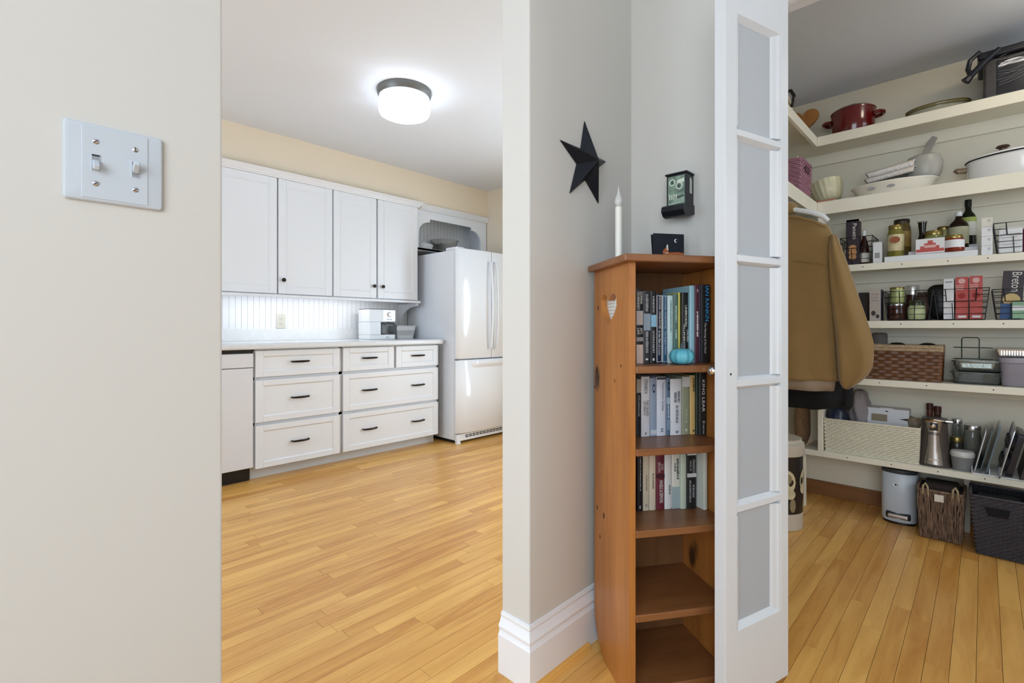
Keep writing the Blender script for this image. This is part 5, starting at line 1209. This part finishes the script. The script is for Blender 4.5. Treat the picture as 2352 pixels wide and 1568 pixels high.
MB().loft(rings).build('steel_front', M_SILVER, t, ang=60)
MB().tube([(-.034, -.058, h * .94), (0, -.066, h * .97), (.04, -.06, h * .955), (.066, -.04, h * .945)], [.006, .008, .007, .006], 8).build('lever', M_CHROME, t)
MB().lathe([(.013, 0), (.012, .006), (.006, .010), (0, .011)], 16, M=Matrix.Translation((-.004, -.053, h * .84)) @ Matrix.Rotation(PI/2, 4, 'X')).build('cutter_wheel', M_CHROME, t)
bx(t, 'cutter_gap', -.016, .016, -.0565, -.052, h * .75, h * .9, M_BLACK, bevel=.004)
for zz in (h * .66, h * .69): bx(t, 'groove', -.022, .022, -.0555, -.053, zz, zz + .003, M_BLACK)
bx(t, 'badge', -.02, .02, -.060, -.056, h * .14, h * .165, M_CHROME, bevel=.003)
for k, (a, b, top) in enumerate(((2128, 2143, 926), (2145, 2162, 933))):
    bottle(a, b, top, 3.43, z, ('brown square-shouldered bottle behind the can opener', 'brown-capped spice bottle behind the can opener')[k], mat('brown_bottle', (92, 46, 30), .3) if k == 0 else M_AMB, mat('brown_cap', (70, 32, 24), .4), [(1, 0), (1, .85), (.95, .88)], n=12)
M_MJ = mat('jar_glass', (206, 212, 208), .05, trans=.85)
jar(2212, 2255, 976, 3.335, z, 'tall mason jar with steel band next to the trays', M_MJ, M_SILVER, neck=.86, body=.78)
jar(2181, 2214, 1003, 3.33, z, 'short mason jar with brass lid beside the can opener', mat('dark_jar', (58, 54, 48), .12), M_GOLD, neck=.9)
jar(2186, 2212, 962, 3.42, z, 'clear canning jar at the back of the lowest shelf', M_MJ, M_SILVER, neck=.86)
v, r = round_u(2181, 2240, 3.235); h = zu(2210, 1036, 3.22) - z
t = thing('lidded_bowl', 'small clear bowl with white lid at the shelf edge', 'bowl', (3.245, v, z + .0006), RU)
MB().lathe([(r * .75, 0), (r * .85, .01), (r * .96, h * .7), (r * .97, h * .72)], 28).build('bowl', M_PLGLASS, t)
MB().lathe([(r * .98, h * .70), (r, h * .76), (r, h * .88), (r * .9, h * .97), (r * .4, h)], 28).build('lid', mat('cloudy_lid', (206, 206, 204), .3), t)
# tray rack with upright pans
v0 = vat(2231, 3.165); v1 = vat(2318, 3.165)
t = thing('tray_rack', 'low white rack holding the upright trays', 'rack', (3.182, v0, z + .0006), RU)
wt = .30
bx(t, 'base', 0, wt, 0, .25, 0, .006, M_WHITEP, bevel=.002); 
for x in (.0, .06, .12, .18): bx(t, 'divider', x, x + .003, .02, .24, .006, .03, M_WHITEP)
def tray(xb, lean, hgt, th, m, name, label, cat, parts=None, y0=.0, d=.255, zoff=.008):
    """pan standing on edge in the rack, tipped by lean"""
    t = thing(name, label, cat, (3.182, v0 - xb, z + zoff), RU, 'upright pans and trays'); t.rotation_euler = (0, lean, RU)
    rings = [[(0, y, zz) for y, zz in rrect(y0, y0 + d, 0, hgt, .02, 4)], [(th, y, zz) for y, zz in rrect(y0 + .004, y0 + d - .004, .004, hgt - .004, .02, 4)]]
    MB().loft(rings).build('pan', m, t, bevel=.0008)
    return t
M_TG = mat('grey_blue_glass_board', (108, 122, 128), .12); M_TD = mat('dark_nonstick', (40, 38, 44), .3); M_TM = mat('mauve_grey_nonstick', (86, 76, 82), .35)
tray(.008, .20, .205, .004, M_WHITEP, 'white_tray', 'thin white tray standing first in the rack', 'tray')
tray(.026, .21, .215, .004, M_TG, 'glass_board', 'smoky glass cutting board standing in the rack', 'cutting board')
t = tray(.046, .21, .232, .008, M_TG, 'slate_tray', 'blue grey tray behind the glass board', 'tray')
t = thing('cooling_rack', 'wire cooling rack standing on edge among the trays', 'cooling rack', (3.175, v0 - .092, z - .0), RU, 'upright pans and trays'); t.rotation_euler = (0, .22, RU)
M_CW2 = mat('chrome_wire', (170, 172, 176), .25, metal=.9)
MB().tube([(0, y, zz) for y, zz in rrect(-.03, .23, .004, .245, .02, 4)], .003, 6, closed=True).build('frame', M_CW2, t)
mb = MB()
for k in range(14): mb.tube([(0, -.03 + .26 * (k + 1) / 15, .004), (0, -.03 + .26 * (k + 1) / 15, .245)], .0011, 5)
for k in range(9): mb.tube([(0.001, -.03, .02 + .225 * k / 8), (.001, .23, .02 + .225 * k / 8)], .0011, 5)
o = mb.build('bars', M_CW2, t); o['kind'] = 'stuff'
t = tray(.112, .22, .21, .022, M_TD, 'muffin_pan', 'dark muffin pan standing on edge', 'muffin pan')
for a in range(3):
    for b in range(2): MB().lathe([(.032, 0), (.024, .026), (0, .026)], 18, M=Matrix.Translation((0, .05 + a * .078, .055 + b * .095)) @ Matrix.Rotation(-PI/2, 4, 'Y')).build('cup', M_TD, t)
t = tray(.158, .22, .20, .012, M_TM, 'loaf_pan', 'plum grey pan standing on edge behind the muffin pan', 'pan', y0=-.03)
t = tray(.196, .24, .235, .006, mat('grey_steel_pan', (124, 116, 114), .35, metal=.5), 'sheet_pan', 'grey sheet pan with white paper sleeve tipping over the edge', 'pan', y0=-.07, zoff=.008)
MB().box(-.003, .009, -.074, .03, .085, .175).build('paper_sleeve', M_PAPERW, t, smooth=False)
tray(.232, .24, .19, .010, mat('rust_brown_pan', (96, 68, 52), .5), 'copper_pan', 'brown pan standing last in the rack', 'pan', y0=-.02)
# left end of the lowest shelf: burlap bag
o = blob('burlap_bag', .15, .08, .27, mat('burlap', (136, 106, 78), .9, var=.25, vscale=80, bump=.6, bscale=200), None, seed=41, rough=.05); o.location = (3.30, vat(1852, 3.30) + .02, z + .0006); tag(o, 'brown burlap bag beside the upright board', 'bag')

# ---------------------------------------------------------------- pantry floor
# pedal bin
v0, v1 = vat(2022, 3.225), vat(2106, 3.225); w = v0 - v1; h = .262
t = thing('pedal_bin', 'pale grey pedal bin with black lid under the lowest shelf', 'bin', (3.215, v0, 0), RU)
M_BIN = mat('pale_grey_bin', (196, 205, 214), .35)
def dsh(i, z_, d=.20):
    pts = []
    for k in range(13):
        a = PI * k / 12; pts.append((w / 2 - (w / 2 - i) * math.cos(a), .055 - (.055 - i) * math.sin(a) ** .8, z_))
    return pts + [(w - i, d - i, z_), (i, d - i, z_)]
MB().loft([dsh(.004, .012), dsh(.0, .02), dsh(0, h - .004), dsh(.003, h)]).build('body', M_BIN, t, ang=50)
MB().loft([dsh(.006, .0), dsh(.006, .012)]).build('foot_ring', M_BLACK, t)
MB().loft([dsh(.001, h), dsh(-.001, h + .004), dsh(.0, h + .018), dsh(.012, h + .024)]).build('lid', mat('dark_grey_lid', (58, 62, 66), .4), t, ang=50)
bx(t, 'pedal_slot', w * .16, w * .84, -.0005, .03, .028, .062, M_BLACK, bevel=.006)
MB().box(w * .21, w * .79, -.012, .03, .034, .054).build('pedal', M_SILVER, t, bevel=.006)
MB().lathe([(.0145, 0), (.0145, .0016), (.011, .002), (.010, .0012), (0, .0012)], 20, M=Matrix.Translation((w * .44, .0005, h * .78)) @ Matrix.Rotation(PI/2, 4, 'X')).build('badge', mat('badge_silver', (206, 212, 218), .3), t)
flat(t, 'badge_mark', [(w * .44 - .004, h * .78 - .006), (w * .44 + .005, h * .78 - .002), (w * .44 + .001, h * .78 + .004), (w * .44 - .004, h * .78 + .005)], -.0016, M_DARKGAP)
# bark basket
v0, v1 = vat(2105, 3.09), vat(2213, 3.09)
t = thing('bark_basket', 'rough brown bark basket on the pantry floor beside the pedal bin', 'basket', (3.10, v0 - .002, 0), RU)
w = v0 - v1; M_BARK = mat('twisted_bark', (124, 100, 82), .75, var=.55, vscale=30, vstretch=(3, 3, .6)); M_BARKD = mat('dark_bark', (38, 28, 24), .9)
mb = MB(); rg = random.Random(11); w0, d0, w1, d1, hb = w - .022, .19, w, .215, .235
for k in range(150):                                            # upright twisted strands
    per_ = k / 150; p0 = rect_path(w0, d0, 600, .004, (w1 - w0) / 2, (d1 - d0) / 2)[int(per_ * 600)]; p1 = rect_path(w1, d1, 600, hb, 0, 0)[int(per_ * 600)]
    pts = []
    for j in range(9):
        s_ = j / 8; a = rg.uniform(-.0028, .0028); b = rg.uniform(-.0028, .0028); pts.append((p0[0] + (p1[0] - p0[0]) * s_ + a, p0[1] + (p1[1] - p0[1]) * s_ + b, p0[2] + (p1[2] - p0[2]) * s_))
    mb.tube(pts, [rg.uniform(.0018, .0042) for _ in range(9)], 5)
o = mb.build('strands', M_BARK, t, ang=70); o['kind'] = 'stuff'
MB().frustum((w1 - w0) / 2 + .002, (w1 + w0) / 2 - .002, (d1 - d0) / 2 + .002, (d1 + d0) / 2 - .002, 0.002, hb - .004, .010, .010).build('lining', M_BARKD, t, smooth=False)
MB().tube([(x, y, hb) for x, y in rrect(0, w1, 0, d1, .01, 3)], .006, 7, closed=True).build('rim', M_BARK, t)
for x in (w * .18, w * .82): MB().tube([(x - .01, .0, hb - .02), (x - .008, -.004, hb + .02), (x, .0, hb + .032), (x + .008, -.004, hb + .018), (x + .012, .0, hb - .03)], [.004, .005, .005, .005, .003], 6).build('bow', mat('pale_raffia', (166, 148, 116), .7), t)
bx(t, 'paper_tag', w * .38, w * .58, -.008, -.005, hb - .045, hb - .012, M_PAPER)
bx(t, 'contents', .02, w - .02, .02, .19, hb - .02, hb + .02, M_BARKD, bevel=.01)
# dark wicker hamper
v0, v1 = vat(2228, 3.03), vat(2372, 3.03); w = v0 - v1
t = thing('dark_hamper', 'dark grey wicker hamper with handle hole on the pantry floor', 'basket', (3.03, v0, 0), RU)
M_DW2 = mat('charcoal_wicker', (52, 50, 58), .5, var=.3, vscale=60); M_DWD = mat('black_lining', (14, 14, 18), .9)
wicker(t, w - .045, .19, w, .225, .262, 30, 26, M_DW2, .004, z0=.004, mdark=M_DWD, rim=M_DW2, rim_r=.006)
MB().add([(w * .24, -.004, .225), (w * .30, -.0022, .186), (w * .62, -.0022, .186), (w * .66, -.004, .225)], [(0, 1, 2, 3)]).build('handle_hole', M_DWD, t, smooth=False, solid=.001)
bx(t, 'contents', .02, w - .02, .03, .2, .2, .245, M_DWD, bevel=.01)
tag(MB().frustum(0, .12, 0, .2, 0, .15, .02, .02).build('grey_bin', mat('grey_plastic', (120, 120, 128), .4), None, bevel=.01, loc=(3.02, v1 - .03, .0005)), 'grey plastic bin at the frame edge beside the dark hamper', 'bin').rotation_euler = (0, 0, RU)
# floral tin
t = thing('floral_tin', 'tall round tin with cream roses on dark ground and white lid', 'tin', (2.813, .782, 0), RU)
R_ = .12
M_TINW = mat('cream_tin', (206, 196, 180), .3); M_TIND = mat('dark_tin', (46, 40, 38), .3); M_ROSE = mat('cream_rose_print', (214, 202, 164), .4, var=.2, vscale=20); M_ROSED = mat('rose_shadow_print', (150, 136, 104), .4)
MB().lathe([(R_ - .004, 0), (R_, .004), (R_, .085)], 40).build('foot_band', M_TINW, t); MB().lathe([(R_ - .0005, .085), (R_ - .0005, .375)], 40, cap0=False, cap1=False).build('painted_body', M_TIND, t)
MB().lathe([(R_ + .004, .372), (R_ + .006, .376), (R_ + .006, .43), (R_ - .004, .436), (R_ - .006, .44), (R_ - .006, .452), (R_ - .02, .455)], 40).build('lid', M_TINW, t)
def on_tin(parent, name, cx_, cz, rx, rz, m, lift):
    mb = MB(); ring = []
    c0 = (R_ * math.sin(cx_), -R_ * math.cos(cx_)); cen = ((R_ + lift) * math.sin(cx_), -(R_ + lift) * math.cos(cx_), cz)
    for k in range(16):
        a = 2 * PI * k / 16; ph = cx_ + rx * math.cos(a) / R_; ring.append(((R_ + lift) * math.sin(ph), -(R_ + lift) * math.cos(ph), cz + rz * math.sin(a)))
    mb.add(ring + [cen], [(k, (k + 1) % 16, 16) for k in range(16)]).build(name, m, parent, smooth=False)
for ph in (-1.6, -.5, .6, 1.7, 2.8):
    on_tin(t, 'rose_bloom', ph, .245, .052, .062, M_ROSE, .0012); on_tin(t, 'rose_heart', ph + .08, .262, .022, .026, M_ROSED, .0018); on_tin(t, 'rose_petal', ph - .12, .21, .036, .03, M_ROSE, .0024); on_tin(t, 'rose_petal', ph + .2, .185, .026, .024, M_ROSE, .0022); on_tin(t, 'rose_leaf', ph + .3, .13, .016, .034, M_ROSED, .0012); on_tin(t, 'rose_leaf', ph - .1, .125, .013, .030, M_ROSED, .0012)

# ---------------------------------------------------------------- closet rod, hanger and coats
tag(MB().tube([(UMB + .002, .72, 1.60), (PW - .30, .72, 1.60)], .014, 12).build('closet_rod', mat('dark_rod', (60, 54, 50), .4, metal=.6), None), 'closet rod under the side shelf', 'rod')
CU = 2.50
def cpt(x, y, u): return (u, vat(x, u), zu(x, y, u))
M_COAT = mat('tan_canvas', (138, 108, 62), .85, sheen=.2, var=.06, vscale=10, bump=.25, bscale=500); M_LIN = mat('beige_lining', (150, 132, 112), .9)
t = thing('tan_coat', 'tan canvas coat on a white hanger in the pantry doorway', 'coat', (CU, .70, 0))
def ring_at(vl, vr, dep, zz, fold=0, ph=0, n=40):
    c, a = (vl + vr) / 2, abs(vl - vr) / 2; r = []
    for k in range(n):
        q = 2 * PI * k / n; e = .8
        x = math.copysign(abs(math.cos(q)) ** e, math.cos(q)); y = math.copysign(abs(math.sin(q)) ** e, math.sin(q))
        f_ = fold * math.sin(5 * q + ph) + fold * .6 * math.sin(9 * q + 2 * ph)
        r.append((y * dep + f_, c + x * a - .70, zz))
    return r
prof = [(1.545, .645, .062, .03), (1.52, .60, .075, .05), (1.495, .545, .08, .065), (1.46, .487, .075, .07), (1.40, .468, .07, .072), (1.30, .462, .068, .075), (1.15, .46, .068, .08), (1.0, .457, .07, .085), (.88, .452, .075, .09), (.805, .45, .08, .095), (.79, .45, .08, .095)]
rings = []
for k, (zz, vr, dd, dep) in enumerate(prof):
    rings.append(ring_at(1.40 - vr if 1.40 - vr < .925 else .925, vr, dep, zz - (.0 if k < 9 else .0),   .0 if k < 3 else .005 + .009 * k / 10, k * .16))
MB().loft(rings, True, False).build('body', M_COAT, t, ang=75, solid=.003)
MB().loft([ring_at(.915, .462, .085, .83, .005, 2), ring_at(.915, .465, .08, .775, .008, 2.6), ring_at(.91, .47, .08, .745, .012, 3.1)], False, False).build('lining', M_LIN, t, ang=75, solid=.003)
sl = [(540, 1908, 1922, .03), (565, 1905, 1931, .045), (600, 1905, 1944, .055), (640, 1907, 1958, .06), (680, 1910, 1972, .064), (720, 1913, 1987, .066), (755, 1916, 1999, .068), (785, 1919, 2007.5, .068), (815, 1921, 2008, .066), (840, 1923, 2005, .062), (860, 1925, 1994, .055), (876, 1928, 1976, .045), (888, 1934, 1958, .03), (893, 1940, 1950, .014)]
rings = []
for k, (y, xa, xb, dep) in enumerate(sl):
    us = CU - .035; va_, vb_ = vat(xa, us), vat(xb, us); zz = zu((xa + xb) / 2, y, us); c, a = (va_ + vb_) / 2, abs(va_ - vb_) / 2; r = []
    for j in range(32):
        q = 2 * PI * j / 32; r.append((us - CU + math.sin(q) * dep * .8 + .006 * math.sin(5 * q + k * .35) + .005 * math.sin(3 * q - k * .6) * (k > 3), c + math.copysign(abs(math.cos(q)) ** .85, math.cos(q)) * a - .70, zz))
    rings.append(r)
MB().loft(rings).build('sleeve', M_COAT, t, ang=75)
MB().tube([(-.083, vat(x_, CU - .085) - .70, zu(x_, y_, CU - .085)) for x_, y_ in ((1822, 598), (1850, 600), (1880, 603), (1898, 606))], .0022, 5).build('yoke_seam', M_COAT, t)
MB().tube([(-.085, -.06, 1.515), (-.075, -.12, 1.50), (-.06, -.17, 1.478), (-.04, -.21, 1.45)], [.004, .005, .005, .003], 6).build('shoulder_seam', M_COAT, t)
MB().loft([ring_at(.78, .62, .055, 1.53, 0), ring_at(.79, .61, .062, 1.57, 0), ring_at(.775, .625, .058, 1.585, 0)], False, False).build('collar', M_COAT, t, ang=75, solid=.006)
t = thing('coat_hanger', 'white plastic hanger showing at the tan coat collar', 'hanger', (CU + .0, .72, 1.567))
hx = [(0, -.03, .0), (0, -.10, -.028), (0, -.17, -.052), (0, -.215, -.075), (0, -.235, -.098)]
MB().tube([(-.02, .0, .01)] + [(-.02, b, c + .012) for a, b, c in hx], [.007, .009, .011, .012, .011, .008], 8).build('arm', M_WHITEP, t)
MB().tube([(-.02, .0, .01), (-.02, .10, -.02), (-.02, .19, -.055)], .009, 8).build('arm', M_WHITEP, t)
MB().tube([(-.02, 0, .01), (-.02, 0, .03), (-.02, .012, .04), (-.02, .012, .055)], .003, 6).build('hook', M_CHROME, t)
# black coat behind
t = thing('black_coat', 'black coat hanging behind the tan coat', 'coat', (2.68, .70, 0))
M_BC = mat('black_wool', (14, 13, 14), .9)
MB().loft([ring_at(.88, .62, .04, 1.54, 0), ring_at(.92, .55, .06, 1.44, .003), ring_at(.92, .475, .075, 1.2, .004, 1), ring_at(.92, .455, .08, .9, .006, 2), ring_at(.92, .448, .085, .70, .009, 3), ring_at(.92, .46, .085, .655, .012, 3.5), ring_at(.92, .53, .08, .64, .012, 4)], True, False).build('body', M_BC, t, ang=75, solid=.003)
MB().loft([ring_at(.47, .44, .02, .80, 0, n=20), ring_at(.48, .425, .03, .72, .002, n=20), ring_at(.475, .428, .03, .665, .003, n=20), ring_at(.462, .44, .02, .645, 0, n=20)]).build('sleeve', M_BC, t, ang=75)
# pantry ceiling lamp, outside the picture
t = thing('pantry_lamp', 'round flush ceiling lamp of the pantry', 'lamp', (2.74, -.30, PCEIL))
MB().lathe([(.12, 0), (.12, -.02), (.1, -.025)], 28).build('canopy', M_WHITEP, t)
MB().lathe([(.11, -.02), (.115, -.05), (.09, -.085), (.04, -.10), (0, -.102)], 28).build('shade', mat('warm_lit_glass', (250, 245, 230), .3, emis=(255, 240, 218), estr=14), t)
